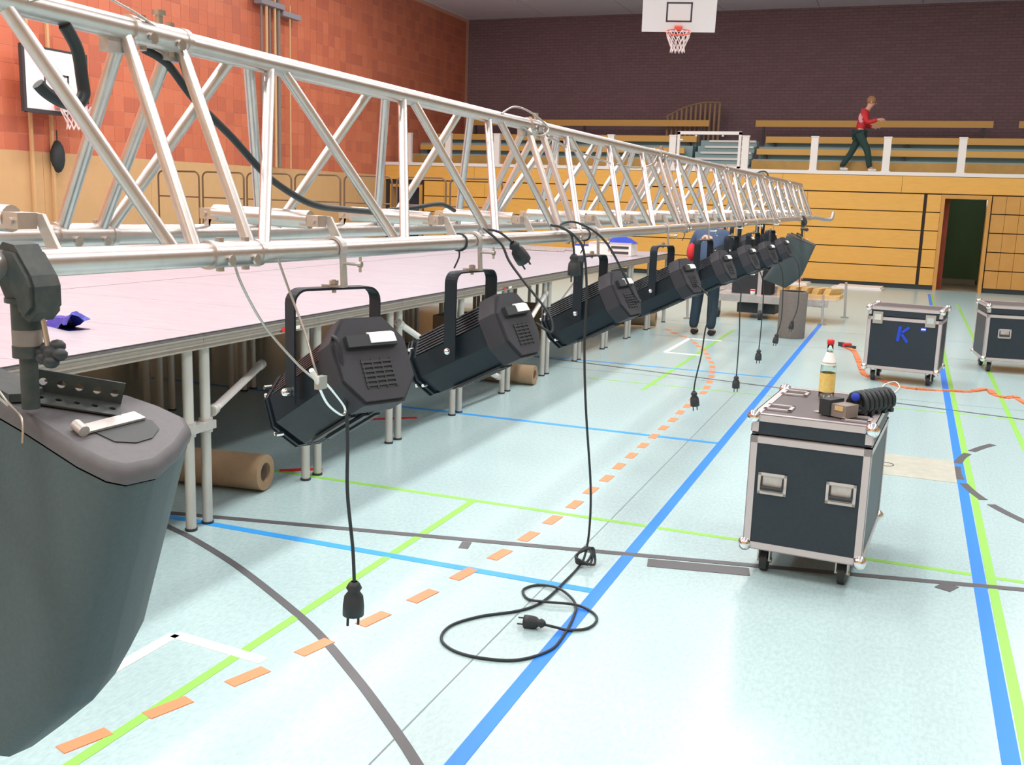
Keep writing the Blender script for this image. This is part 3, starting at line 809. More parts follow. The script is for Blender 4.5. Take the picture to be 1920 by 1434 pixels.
for i, (Y, az, tilt, lab) in enumerate(LIGHTS):
    p = bf(Y) if i < 8 else br(Y)
    root = thing('spotlight', (p.x, Y, p.z-.10), lab, 'spotlight', group='black theatre spotlights on the truss')
    link('hook_clamp', SM['clamp'], root); link('wing_bolt', SM['wing'], root); link('yoke_bolt', SM['ybolt'], root)
    Rz = Matrix.Rotation(R(az), 4, 'Z')
    yk = link('yoke', SM['yoke'], root, Rz)
    for sg in (1, -1):
        kb = link('pivot_bolt', SM['knob'], yk, Matrix.Translation((0, -.131*sg, -.26)) @ (Matrix.Identity(4) if sg == 1 else Matrix.Rotation(PI, 4, 'Z')))
    B = Rz @ Matrix.Translation((0, 0, -.26)) @ Matrix.Rotation(R(tilt), 4, 'Y')
    body = link('body_tube', SM['tube'], root, B)
    link('vent_slot', SM['slots'], body)
    fr = link('front_frame', SM['front'], root, B)
    link('screw', SM['screws'], fr); link('lens', SM['lens'], fr)
    hs = link('lamp_house', SM['house'], root, B)
    link('vent_grid', SM['grid'], hs); link('handle', SM['recess'], hs); link('label', SM['label'], hs)
    SPOTS.append((root, B))
def hang(i, pts, plug_dir, r=.0042, k=6):
    """power cable in hall coordinates, child of spotlight i"""
    root = SPOTS[i][0]; off = -Vector(root.location)
    o = MB().path([Vector(p)+off for p in smooth_path(pts, k)], r, 8).build('power_cable', M['cable'], root)
    plug_mb(MB(), Vector(pts[-1])+off, plug_dir, 1.45).build('plug', M['rubber'], o)
    return o
hang(0, [(-1.30,2.14,1.265),(-1.28,2.10,1.287),(-1.26,2.095,1.27),(-1.252,2.10,1.2),(-1.25,2.12,1.05),(-1.25,2.12,.9),(-1.24,2.13,.75),(-1.235,2.13,.66)], (-.03, 0, -1), .0046)
hang(1, [(-1.15,3.18,1.22),(-1.10,3.2,1.19),(-1.12,3.22,1.25),(-1.22,3.22,1.36),(-1.27,3.22,1.42),(-1.30,3.22,1.475),(-1.35,3.2,1.52),(-1.37,3.24,1.522),(-1.345,3.30,1.513),(-1.33,3.36,1.487),(-1.325,3.385,1.475)], (.25, .5, -.62), .0045)
hang(2, [(-1.15,4.60,1.18),(-1.16,4.5,1.22),(-1.24,4.3,1.45),(-1.33,4.16,1.535),(-1.37,4.05,1.527),(-1.335,4.08,1.49),(-1.33,4.11,1.44),(-1.33,4.125,1.405)], (.03, .03, -1), .005)
hang(3, [(-1.16,5.95,1.17),(-1.08,5.95,1.10),(-1.06,5.97,1.02),(-1.09,5.98,.90),(-1.10,5.96,.75),(-1.12,5.93,.60),(-1.125,5.93,.53)], (.12, .1, -1), .0045)
hang(4, [(-1.16,7.30,1.15),(-1.10,7.30,1.05),(-1.095,7.30,.90),(-1.085,7.30,.68),(-1.085,7.30,.42)], (.02, 0, -1), .0045)
hang(5, [(-1.16,8.50,1.15),(-1.10,8.5,1.0),(-1.09,8.5,.70),(-1.095,8.5,.46)], (.0, 0, -1), .0045)
hang(6, [(-1.16,9.75,1.15),(-1.09,9.75,1.0),(-1.07,9.75,.62),(-1.10,9.75,.45)], (-.12, 0, -1), .0045)
hang(7, [(-1.16,11.0,1.15),(-1.07,11.0,1.0),(-1.05,11.0,.62),(-1.09,11.0,.45)], (-.14, 0, -1), .0045)
# the long cable down to the floor with its loops and plug
fl = .006
long_pts = [(-1.36,3.90,1.527),(-1.345,3.97,1.520),(-1.325,4.09,1.485),(-1.31,4.19,1.42),(-1.30,4.23,1.25),(-1.295,4.22,1.0),(-1.275,4.22,.72),(-1.26,4.30,.35),(-1.25,4.28,.15),(-1.25,4.23,.04),(-1.256,4.16,fl),(-1.256,3.97,fl),(-1.267,3.72,fl),(-1.32,3.585,fl),(-1.44,3.463,fl),(-1.508,3.335,fl),(-1.491,3.212,fl),(-1.409,3.142,fl),(-1.297,3.128,fl),(-1.17,3.169,fl),(-1.091,3.292,fl),(-1.085,3.431,fl),(-1.104,3.614,fl),(-1.139,3.744,fl+.004),(-1.241,3.852,fl+.008),(-1.344,3.874,fl),(-1.385,3.797,fl),(-1.335,3.712,fl),(-1.254,3.689,fl+.01),(-1.13,3.72,fl+.008),(-1.052,3.697,fl),(-1.012,3.629,fl),(-1.022,3.54,fl),(-1.082,3.485,fl+.003),(-1.125,3.468,fl+.012),(-1.175,3.465,.022)]
lc = thing('extension_cable', (-1.30, 4.2, 0), 'long black cable hanging from the truss and coiled on the floor', 'cable')
lo_ = Vector((1.30, -4.2, 0))
MB().path([p+lo_ for p in smooth_path(long_pts, 7)], .0055, 10).build('cord', M['cable'], lc)
plug_mb(MB(), Vector((-1.17,3.465,.026))+lo_, (-1, -.05, -.05), 1.35).build('plug', M['rubber'], lc)
kk = MB()
for a in range(3):
    kk.path(smooth_path([(-1.235+.02*a,4.19,.015),(-1.22,4.23+.02*a,.05),(-1.25+.01*a,4.25,.07),(-1.28,4.22,.045),(-1.27,4.17,.02+.01*a)], 5, True), .006, 8, True)
kk = kk.build('knot', M['cable'], lc); kk.location = (1.30, -4.2, 0)
# second cable end hooked over the chord near the third spotlight is part of spotlight three; bolts
for i, Y in enumerate((3.05, 4.42, 6.6, 8.9)):
    p = bf(Y)
    w = thing('cable_tie', (p.x, Y, p.z), 'black cable tie around the bottom chord, ' + ['next to the second spotlight', 'next to the third spotlight', 'between the fourth and fifth spotlights', 'between the sixth and seventh spotlights'][i], 'cable tie', group='cable ties on the truss')
    MB().path([(.028*math.cos(t*PI/8), .004*math.sin(t), .028*math.sin(t*PI/8)) for t in range(16)], .003, 6, True).build('band', M['rubber'], w)
    MB().path(smooth_path([(.0,0,-.028),(-.0,.0,-.05),(-.01,-.015,-.085)], 3), .003, 6).build('tail', M['rubber'], w)

# ------------------------------------------------------------------ loudspeakers
def speaker(loc, lab, rz, roll, detail):
    """hung cabinet; origin at the chord, local -z down after rolling"""
    root = thing('loudspeaker', loc, lab, 'loudspeaker', group='black loudspeakers hanging from the truss ends')
    Mx = Matrix.Rotation(rz, 4, 'Z') @ Matrix.Rotation(roll, 4, 'Y')
    D = -.24
    top = [(-.10,.03),(-.06,-.009),(.0,-.006),(.067,-.008),(.13,-.014),(.211,-.022),(.27,-.018),(.296,.0),(.305,.061),(.278,.147),(.236,.23),(.20,.255),(.138,.25),(.082,.232),(.036,.183),(.0,.147),(-.07,.10),(-.10,.07)]
    def ring(z, s, ox=0, oy=0): return [Vector(((x-.12)*s+.12+ox, (y-.10)*s+.10+oy, z)) for x, y in top]
    sec = [ring(D-.0, .90), ring(D-.004, .965), ring(D-.016, 1.0), ring(D-.03, 1.0), ring(D-.034, .985), ring(D-.43, 1.0), ring(D-.50, .97, -.012), ring(D-.59, .88, -.05, .0), ring(D-.68, .78, -.09, 0)]
    n = len(top)
    def strip_(a, b_):
        m = MB(); vs = []
        for s_ in sec[a:b_+1]: vs += [Mx @ v for v in s_]
        m.add(vs, [(i*n+k, i*n+(k+1) % n, (i+1)*n+(k+1) % n, (i+1)*n+k) for i in range(b_-a) for k in range(n)], True)
        return m
    m = strip_(4, 8)
    m.add([Mx @ v for v in sec[8]], [tuple(range(n))])
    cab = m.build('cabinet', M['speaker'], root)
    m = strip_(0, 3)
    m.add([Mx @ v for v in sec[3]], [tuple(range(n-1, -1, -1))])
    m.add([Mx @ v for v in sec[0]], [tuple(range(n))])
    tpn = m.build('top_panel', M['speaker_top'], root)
    # recessed handle with silver plate
    m = MB()
    pl = [(.165,.045),(.215,.05),(.235,.08),(.235,.12),(.215,.16),(.185,.175),(.165,.16)]
    m.prism([Mx @ Vector((x, y, D+.001)) for x, y in pl], Mx.to_3x3() @ Vector((0,0,.0012)))
    m.build('handle_recess', M['rubber'], tpn)
    m = MB()
    m.prism([Mx @ Vector((x, y, D+.003)) for x, y in ((.150,.030),(.175,.022),(.178,.165),(.150,.165))], Mx.to_3x3() @ Vector((0,0,.004)))
    m.cyl(Mx @ Vector((.150,.025,D+.010)), Mx @ Vector((.176,.018,D+.010)), .010, n=12)
    m.build('handle_plate', M['alu_dull'], tpn)
    # perforated angle bracket
    zt, zb = D+.046, D+.004
    x0, x1, yb = -.035, .145, .045
    BR = Matrix.Translation((.010, .062, 0)) @ Matrix.Rotation(R(44), 4, 'Z')
    m = MB()
    nH, LB = 5, .150
    wc = LB/nH
    for f in range(2):
        hv = .044 if f == 0 else .052
        for i in range(nH):
            per = []
            for k4 in range(4):
                ca, cb_ = [(-1,-1),(1,-1),(1,1),(-1,1)][k4], [(1,-1),(1,1),(-1,1),(-1,-1)][k4]
                for t in range(3):
                    per.append(((ca[0]+(cb_[0]-ca[0])*t/3)*wc/2, (ca[1]+(cb_[1]-ca[1])*t/3)*hv/2))
            rh = .0072 if f == 0 else .006
            hol = [(rh*math.cos(t*PI/6-3*PI/4), rh*math.sin(t*PI/6-3*PI/4)) for t in range(12)]
            N = 12
            def P3(u, v, o):
                if f == 0: return Mx @ BR @ Vector((wc*(i+.5)+u, o, D+.004+hv/2+v))
                return Mx @ BR @ Vector((wc*(i+.5)+u, -hv/2+v, D+.004+o))
            vs = [P3(u, v, 0) for u, v in per] + [P3(u, v, 0) for u, v in hol] + [P3(u, v, .003) for u, v in per] + [P3(u, v, .003) for u, v in hol]
            fs = []
            for t in range(N):
                a, b_ = t, (t+1) % N
                fs += [(a, b_, N+b_, N+a), (2*N+a, 3*N+a, 3*N+b_, 2*N+b_), (N+a, N+b_, 3*N+b_, 3*N+a), (a, 2*N+a, 2*N+b_, b_)]
            m.add(vs, fs)
    m.build('perforated_bracket', M['dark_iron'], root)
    # spigot, sleeve and knob (hang plumb from the clamp)
    m = MB().cyl((0,0,-.15), (0,0,-.24), .0145, n=16).prism([Mx @ Vector((x, y, D+.004)) for x, y in ((-.055,-.004),(.03,-.004),(.04,.03),(.03,.07),(-.06,.06))], (0,0,.014))
    m.build('spigot_rod', M['dark_iron'], root)
    m = MB().cyl((0,0,-.055), (0,0,-.105), .0235, n=20).cyl((0,0,-.052), (0,0,-.060), .032, n=20)
    m.build('sleeve', M['dark_iron'], root)
    MB().cyl((0,0,-.132), (0,0,-.152), .0245, n=20).build('collar', M['dark_iron'], root)
    MB().cyl((0,0,-.105), (0,0,-.132), .0237, n=20).build('sleeve_label', M['taupe'], root)
    m = MB().cyl((.015,0,-.142), (.038,0,-.142), .008, n=10)
    for a in range(5):
        m.sphere((.052+.016*math.cos(a*2*PI/5), .008*math.sin(a*2*PI/5), -.142+.013*math.sin(a*2*PI/5)), .0125, 10, (1.2,1,.9))
    m.sphere((.052,0,-.142), .0155, 10)
    m.build('star_knob', M['rubber'], root)
    # half coupler around the chord
    prof = [(-.033,-.01),(-.030,.022),(-.012,.040),(.012,.036),(.027,.014),(.045,-.012),(.052,-.03),(.052,-.072),(.036,-.088),(.020,-.080),(.016,-.055),(-.012,-.055),(-.024,-.03)]
    m = MB().prism([(x, -.028, z) for x, z in prof], (0, .05, 0))
    m.prism([(x*.8+.006, -.036, z*.8-.006) for x, z in prof[:11]], (0, .066, 0))
    m.build('coupler_clamp', M['dark_iron'], root)
    MB().cyl((.034,0,-.075), (.048,-.002,-.140), .0045, n=8).build('clamp_bolt', M['steel'], root)
    MB().path(smooth_path([(-.03,-.02,-.235),(-.045,-.03,-.215),(-.04,-.035,-.2),(-.02,-.03,-.225),(.01,-.03,-.25),(.02,-.04,-.29)], 4), .0022, 6).build('retaining_wire', M['steel'], root)
    return root
pN = bf(1.25)
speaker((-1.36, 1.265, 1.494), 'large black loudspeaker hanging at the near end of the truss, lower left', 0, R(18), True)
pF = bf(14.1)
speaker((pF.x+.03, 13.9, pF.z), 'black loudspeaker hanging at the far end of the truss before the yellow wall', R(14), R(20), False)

# ------------------------------------------------------------------ flight cases
def frame_box(m, a, b_, w, t=.004, lower=True):
    """L profiles along the 12 edges of a box"""
    (x0,y0,z0), (x1,y1,z1) = a, b_
    for x, sx in ((x0, -1), (x1, 1)):
        for y, sy in ((y0, -1), (y1, 1)):
            m.box((min(x+sx*t, x-sx*w), min(y+sy*t, y), z0), (max(x+sx*t, x-sx*w), max(y+sy*t, y), z1))
            m.box((min(x+sx*t, x), min(y+sy*t, y-sy*w), z0), (max(x+sx*t, x), max(y+sy*t, y-sy*w), z1))
        for z, sz in (((z0, -1), (z1, 1)) if lower else ((z1, 1),)):
            m.box((min(x+sx*t, x-sx*w), y0-t, min(z+sz*t, z)), (max(x+sx*t, x-sx*w), y1+t, max(z+sz*t, z)))
            m.box((min(x+sx*t, x), y0-t, min(z+sz*t, z-sz*w)), (max(x+sx*t, x), y1+t, max(z+sz*t, z-sz*w)))
    for y, sy in ((y0, -1), (y1, 1)):
        for z, sz in (((z0, -1), (z1, 1)) if lower else ((z1, 1),)):
            m.box((x0-t, min(y+sy*t, y-sy*w), min(z+sz*t, z)), (x1+t, max(y+sy*t, y-sy*w), max(z+sz*t, z)))
            m.box((x0-t, min(y+sy*t, y), min(z+sz*t, z-sz*w)), (x1+t, max(y+sy*t, y), max(z+sz*t, z-sz*w)))
def flight_case(loc, rz, w, d, z0, z1, lab, handles=True, latches=False, ew=.028, lidh=.075):
    root = thing('flight_case', loc, lab, 'flight case', rz, 'black flight cases on castors')
    x0, x1, y0, y1 = -w/2, w/2, -d/2, d/2
    zl = z1-lidh
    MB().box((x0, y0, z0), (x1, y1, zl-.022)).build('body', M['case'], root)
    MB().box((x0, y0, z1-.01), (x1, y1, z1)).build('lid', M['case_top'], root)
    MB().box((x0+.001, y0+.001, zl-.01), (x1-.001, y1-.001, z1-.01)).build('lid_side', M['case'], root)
    MB().box((x0+.02, y0+.02, zl-.03), (x1-.02, y1-.02, zl+.01)).build('tongue_profile', M['rubber'], root)
    m = MB(); frame_box(m, (x0,y0,z0), (x1,y1,zl-.022), ew); m.build('body_edge', M['case_edge'], root)
    m = MB(); frame_box(m, (x0,y0,zl), (x1,y1,z1), ew, lower=False); m.build('lid_edge', M['case_edge'], root)
    for x in (x0, x1):
        for y in (y0, y1):
            for z in (z0, z1):
                MB().sphere((x*.985, y*.985, z + (.012 if z == z0 else -.012)), .032, 12).build('corner_ball', M['chrome'], root)
    for x in (x0+.08, x1-.08):
        for y in (y0+.09, y1-.09):
            m = MB().box((x-.04, y-.04, z0-.012), (x+.04, y+.04, z0-.004)).box((x-.028, y-.02, z0-.075), (x-.022, y+.03, z0-.012)).box((x+.022, y-.02, z0-.075), (x+.028, y+.03, z0-.012))
            c_ = m.build('castor', M['steel'], root)
            rw = (z0-.012)/2
            rw = min(rw, .05)
            MB().cyl((x-.016, y+.012, rw), (x+.016, y+.012, rw), rw, n=20).build('wheel', M['rubber'], c_)
            MB().cyl((x-.032, y+.012, rw), (x+.032, y+.012, rw), .012, n=10).build('hub', M['steel'], c_)
    if handles:
        for x in (x0+w*.21, x1-w*.21):
            zc = (z0+z1)/2+.0
            hw, hh = .062, .048
            m = MB()
            for a, b_ in (((-hw,-hh),(hw,-hh+.012)), ((-hw,hh-.012),(hw,hh)), ((-hw,-hh),(-hw+.012,hh)), ((hw-.012,-hh),(hw,hh))):
                m.box((x+a[0], y0-.008, zc+a[1]), (x+b_[0], y0-.002, zc+b_[1]))
            hd = m.build('handle', M['alu_edge'], root)
            MB().box((x-hw+.012, y0-.0035, zc-hh+.012), (x+hw-.012, y0-.001, zc+hh-.012)).build('handle_dish', M['alu_dull'], hd)
            MB().cyl((x-hw+.014, y0-.016, zc-.018), (x+hw-.014, y0-.016, zc-.018), .010, n=10).cyl((x-hw+.016, y0-.005, zc+.03), (x-hw+.016, y0-.016, zc-.018), .004, n=8).cyl((x+hw-.016, y0-.005, zc+.03), (x+hw-.016, y0-.016, zc-.018), .004, n=8).build('handle_grip', M['rubber'], hd)
    if latches:
        for x in (x0+.09, x1-.10):
            m = MB().box((x-.045, y0-.012, zl-.085), (x+.045, y0-.005, zl+.03))
            la = m.build('latch', M['steel'], root)
            MB().box((x-.03, y0-.02, zl-.05), (x+.03, y0-.012, zl+.005)).build('latch_wing', M['chrome'], la)
    return root
a1, b1 = Vector((-.575, 4.431)), Vector((-.071, 4.376))
rz1 = math.atan2(b1.y-a1.y, b1.x-a1.x) + R(2.6)
dv = Vector((-math.sin(rz1), math.cos(rz1)))
c1 = (a1+b1)/2 + dv*.385
fc1 = flight_case((c1.x, c1.y, 0), rz1, .50, .76, .13, .735, 'nearest black flight case with bottle and electrics on its lid')
for x, y in ((-.17, .22), (-.17, -.20), (.17, -.25)):   # latches / dishes let into the lid
    m = MB()
    for a, b_ in (((-.06,-.06),(.06,-.042)), ((-.06,.042),(.06,.06)), ((-.06,-.06),(-.045,.06)), ((.045,-.06),(.06,.06))):
        m.box((x+a[0], y+a[1], .736), (x+b_[0], y+b_[1], .744))
    o = m.build('lid_dish', M['case_edge'], fc1)
    MB().box((x-.052, y-.032, .7355), (x+.052, y+.032, .7375)).build('dish_plate', M['rubber'], o)
fc2 = flight_case((-.02+.06, 10.18+.28, 0), math.atan2(-.08, .66), .66, .50, .13, .725, 'middle-distance black flight case with a blue letter K on its front', handles=False, latches=True)
m = MB()
def tape(m, a, b_, w):
    a, b_ = Vector((a[0], -.256, a[1])), Vector((b_[0], -.256, b_[1]))
    d = (b_-a).normalized(); n = Vector((-d.z, 0, d.x))*w/2
    m.prism([a-n, b_-n, b_+n, a+n], (0, .002, 0))
tape(m, (-.03, .555), (-.045, .41), .03); tape(m, (.05, .55), (-.025, .485), .026); tape(m, (-.02, .49), (.045, .405), .026)
m.build('letter_k', M['blue_tape'], fc2)
o = MB().box((.15, -.256, .52), (.20, -.254, .56)).build('sticker', M['blue_tape'], fc2)
MB().box((.155, -.258, .535), (.195, -.256, .55)).build('sticker_print', M['label_w'], o)
fc3 = flight_case((1.20, 11.85, 0), R(6), .86, .62, .13, .70, 'far right black flight case with two handles, cut by the frame edge')

def lidw(x, y, z=.74):   # a point on the lid of the nearest case
    v = Matrix.Rotation(rz1, 4, 'Z') @ Vector((x, y, z)); return Vector((v.x+c1.x, v.y+c1.y, v.z))
# bottle
bx = lidw(-.02, .16)
bt = thing('bottle', bx, 'clear glass bottle with red cap and yellow label on the nearest flight case', 'bottle')
MB().lathe([(.001,0.004),(.032,.0),(.036,.006),(.036,.15),(.034,.17),(.020,.205),(.0145,.225),(.0135,.262),(.0135,.266),(.010,.266),(.010,.228),(.018,.20),(.0315,.168),(.0325,.15),(.0325,.012),(.001,.010)], (0,0,0), 24).build('glass', M['glass'], bt)
MB().lathe([(.0366,.035),(.0366,.125)], (0,0,0), 24).build('label', M['label_y'], bt)
MB().lathe([(.0355,.165),(.0205,.207),(.0155,.224)], (0,0,0), 24).build('neck_label', M['label_w'], bt)
MB().lathe([(.0005,.284),(.014,.284),(.0165,.280),(.0165,.262),(.014,.260)], (0,0,0), 20).build('cap', M['red'], bt)
# multi-pin box / power strip heap on the case
px = lidw(.10, -.17)
ps = thing('power_distributor', px, 'black cable bundle with socket block lying on the nearest flight case', 'power strip', rz1+R(-28))
MB().box((-.055, -.10, 0.0), (.0, .0, .07)).build('socket_block', M['rubber'], ps)
MB().box((.0, -.09, 0.0), (.075, -.0, .055)).build('switch_block', M['taupe'], ps)
MB().box((.02, -.093, .03), (.06, -.09, .05)).build('plate', M['pale_wood'], ps)
MB().sphere((.055, -.0, .085), .020, 10).build('blue_plug', M['blue_cloth'], ps)
for k in range(7):
    yo = .03 + k*.034
    m = MB().path([(.05+.045*math.cos(t*PI/8), yo+.006*math.sin(t*3), .055+.045*math.sin(t*PI/8)) for t in range(16)], .011, 8, True)
    m.build('cable_coil', M['cable'], ps)
for k in range(5):
    MB().box((-.035+.0*k, .03+k*.05, .0), (.09, .05+k*.05, .018)).build('socket', M['rubber'], ps)
MB().path(smooth_path([(.05,.27,.06),(.07,.31,.10),(.03,.33,.12),(.0,.29,.10),(.02,.25,.06)], 5), .004, 6).build('loose_wire', M['steel'], ps)
MB().prism([(-.10,-.075,.001),(-.06,-.06,.001),(-.055,.0,.001),(-.075,-.02,.001)], (0,0,.001)).build('paper_tag', M['label_w'], ps)

# ------------------------------------------------------------------ floor things
def roll(p, q, r, lab, hollow=True):
    o = thing('cardboard_tube', p, lab, 'tube', group='tubes under the stage')
    d = Vector(q)-Vector(p)
    m = MB(); D = d.normalized(); n = 20
    a = D.orthogonal().normalized(); b_ = D.cross(a)
    def ring(c, rr): return [c+(a*math.cos(2*PI*k/n)+b_*math.sin(2*PI*k/n))*rr for k in range(n)]
    z = Vector((0,0,0)); ri = r*.55
    vs = ring(z, r)+ring(d, r)+ring(d, ri)+ring(z, ri)
    m.add(vs, [((i*n+k), i*n+(k+1) % n, ((i+1) % 4)*n+(k+1) % n, ((i+1) % 4)*n+k) for i in (0, 2) for k in range(n)], True)
    m.add(vs, [((i*n+k), i*n+(k+1) % n, ((i+1) % 4)*n+(k+1) % n, ((i+1) % 4)*n+k) for i in (1, 3) for k in range(n)])
    m.build('tube_wall', M['cardboard'], o)
    MB().cyl(D*.02, d-D*.02, ri*.99, ri*.99, 16, caps=False).build('inner_lining', M['taupe'], o)
roll((-4.9, 4.30, .105), (-3.18, 4.52, .105), .10, 'brown carpet roll under the stage behind the nearest legs')
roll((-4.4, 8.25, .09), (-3.00, 8.32, .09), .085, 'brown cardboard tube under the stage below the second spotlight')
roll((-4.9, 12.9, .13), (-3.05, 13.1, .13), .11, 'pale brown tube under the far part of the stage')
for i, (x, y, w, d, h, lab) in enumerate(((-4.1, 11.37, .9, .5, .35, 'brown cardboard box under the stage behind the third spotlight'), (-4.0, 9.37, .8, .5, .45, 'brown cardboard box under the stage behind the second spotlight'))):
    o = thing('cardboard_box', (x, y, 0), lab, 'box')
    MB().box((-w/2, -d/2, 0), (w/2, d/2, h)).build('carton', M['cardboard'], o)
    MB().box((-w/2-.002, -.03, h), (w/2+.002, .03, h+.002)).build('packing_tape', M['taupe'], o)
# orange strap
sp = [(-.62,12.6),(-.50,12.3),(-.42,11.6),(-.36,11.0),(-.30,10.55),(-.12,10.30),(.10,10.0),(.40,10.05),(.62,10.12),(.80,10.35),(.83,10.10),(.92,9.95),(1.00,10.05),(1.08,9.7),(1.2,9.3)]
m = MB(); sps = smooth_path([(x, y, 0) for x, y in sp], 4)
for i in range(len(sps)-1):
    a, b_ = sps[i], sps[i+1]; d = (b_-a).normalized(); n = Vector((-d.y, d.x, 0))*.028
    lift = .004+.012*abs(math.sin(i*.7)); l2 = .004+.012*abs(math.sin((i+1)*.7))
    m.prism([a-n, a+n, a+n+Vector((0,0,lift)), a-n+Vector((0,0,lift))], (b_-a)*1.02)
tag(m.build('ratchet_strap', M['strap']), 'orange webbing strap lying on the floor around the middle flight case', 'strap')
o = thing('ratchet_buckle', (-.60, 12.65, 0), 'dark ratchet buckle at the end of the orange strap', 'buckle', R(-50))
MB().box((-.12, -.04, 0), (.12, .04, .03)).build('frame', M['dark_iron'], o)
MB().cyl((.0,-.05,.03), (.0,.05,.03), .025, n=12).build('spindle', M['red'], o)
MB().box((-.14, -.03, .03), (-.02, .03, .045)).build('lever', M['dark_iron'], o)
# white boards / strips lying along the back wall
for i, (x, y, w, h, lab) in enumerate(((-.95, 22.4, 1.0, .06, 'white flat panel lying on the floor left of the doorway'), (-2.6, 22.7, 1.3, .05, 'long white strip on the floor behind the trolley'))):
    o = thing('flat_panel', (x, y, 0), lab, 'panel', R(-4))
    MB().box((-w/2, -.35, 0), (w/2, .25, h*.5)).build('lower_sheet', M['white'], o)
    MB().box((-w/2+.1, -.3, h*.5), (w/2-.03, .3, h)).build('upper_sheet', M['white'], o)

# ------------------------------------------------------------------ trolley with slats, bin
tl = thing('trolley', (-1.85, 15.3, 0), 'low grey metal trolley with castors and outrigger feet at the far end of the truss', 'trolley', R(-4))
MB().box((-.85, -.30, .24), (.85, -.25, .34)).box((-.85, .45, .34), (.95, .50, .44)).box((-.85, -.3, .26), (-.80, .5, .36)).box((.35, -.3, .26), (.40, .5, .36)).build('frame', M['alu_dull'], tl)
MB().box((-.85, -.25, .335), (.95, .45, .345)).build('tray', M['alu_edge'], tl)
MB().box((.10, -.10, .345), (.98, .34, .40)).build('rack_board', M['pale_wood'], tl)
for x, y, zt in ((.80, -.30, .30), (.95, .9, .42), (-1.0, -.9, .30)):
    l = MB().cyl((x, y, .01), (x-.02, y, zt+.12), .018, n=10).box((min(x, x-.15), y-.02, zt-.04), (max(x, x-.15), y+.02, zt)).build('outrigger', M['alu_dull'], tl)
    MB().cyl((x, y, 0), (x, y, .012), .06, n=14).build('foot', M['steel'], l)
for x in (-.70, -.08):
    w = MB().box((x-.03, -.36, .10), (x+.03, -.30, .24)).build('castor', M['steel'], tl)
    MB().cyl((x-.02, -.33, .075), (x+.02, -.33, .075), .075, n=18).build('wheel', M['rubber'], w)
MB().box((-.45, -.2, .08), (.1, .2, .22)).build('ballast_box', M['rubber'], tl)
tf = tl.matrix_basis
def tpt(x, y, z):
    v = Matrix.Rotation(R(-4), 4, 'Z') @ Vector((x, y, z)); return (v.x-1.85, v.y+15.3, v.z)
sl = ['at the left end', 'second from the left', 'third from the left', 'fourth from the left', 'at the right end']
for i in range(5):
    o = thing('wooden_block', tpt(.18+i*.165, .12, .40), 'pale wooden wedge on the trolley, ' + sl[i], 'wedge', R(-30), 'pale wooden wedges on the trolley')
    m = MB().prism([(-.05,-.15,0),(.05,-.15,0),(.05,.15,0),(-.05,.15,0)], (.04,0,.09))
    m.build('wedge_body', M['pale_wood'], o)
o = thing('tool_case', tpt(-.30, .1, .345), 'black tool case standing on the trolley', 'case', R(-4))
MB().box((-.28, -.16, 0), (.10, .16, .30)).build('body', M['rubber'], o)
MB().box((.10, -.17, 0), (.16, .17, .34)).build('side_plate', M['alu_edge'], o)
MB().box((.165, -.15, 0), (.30, .12, .36)).build('side_pouch', M['black_cloth'], o)
MB().cyl((-.2, -.165, .29), (.05, -.165, .29), .012, n=8).build('handle', M['chrome'], o)
o = thing('paper_cup', tpt(-.22, -.275, .34), 'small white and red cup on the trolley rail', 'cup')
MB().lathe([(.001,0),(.03,0),(.038,.09),(.036,.09),(.028,.004),(.001,.004)], (0,0,0), 16).build('cup_body', M['label_w'], o)
MB().lathe([(.0345,.055),(.0385,.088)], (0,0,0), 16).build('red_band', M['red'], o)
bn = thing('bin', (-1.32, 13.2, 0), 'taupe cylindrical bin standing in front of the trolley', 'bin')
MB().lathe([(.001,0),(.165,0),(.17,.01),(.175,.575),(.178,.59),(.165,.59),(.16,.02),(.001,.02)], (0,0,0), 28).build('drum', M['taupe'], bn)
MB().lathe([(.001,.50),(.15,.52),(.165,.585)], (0,0,0), 28).build('liner', M['black_cloth'], bn)

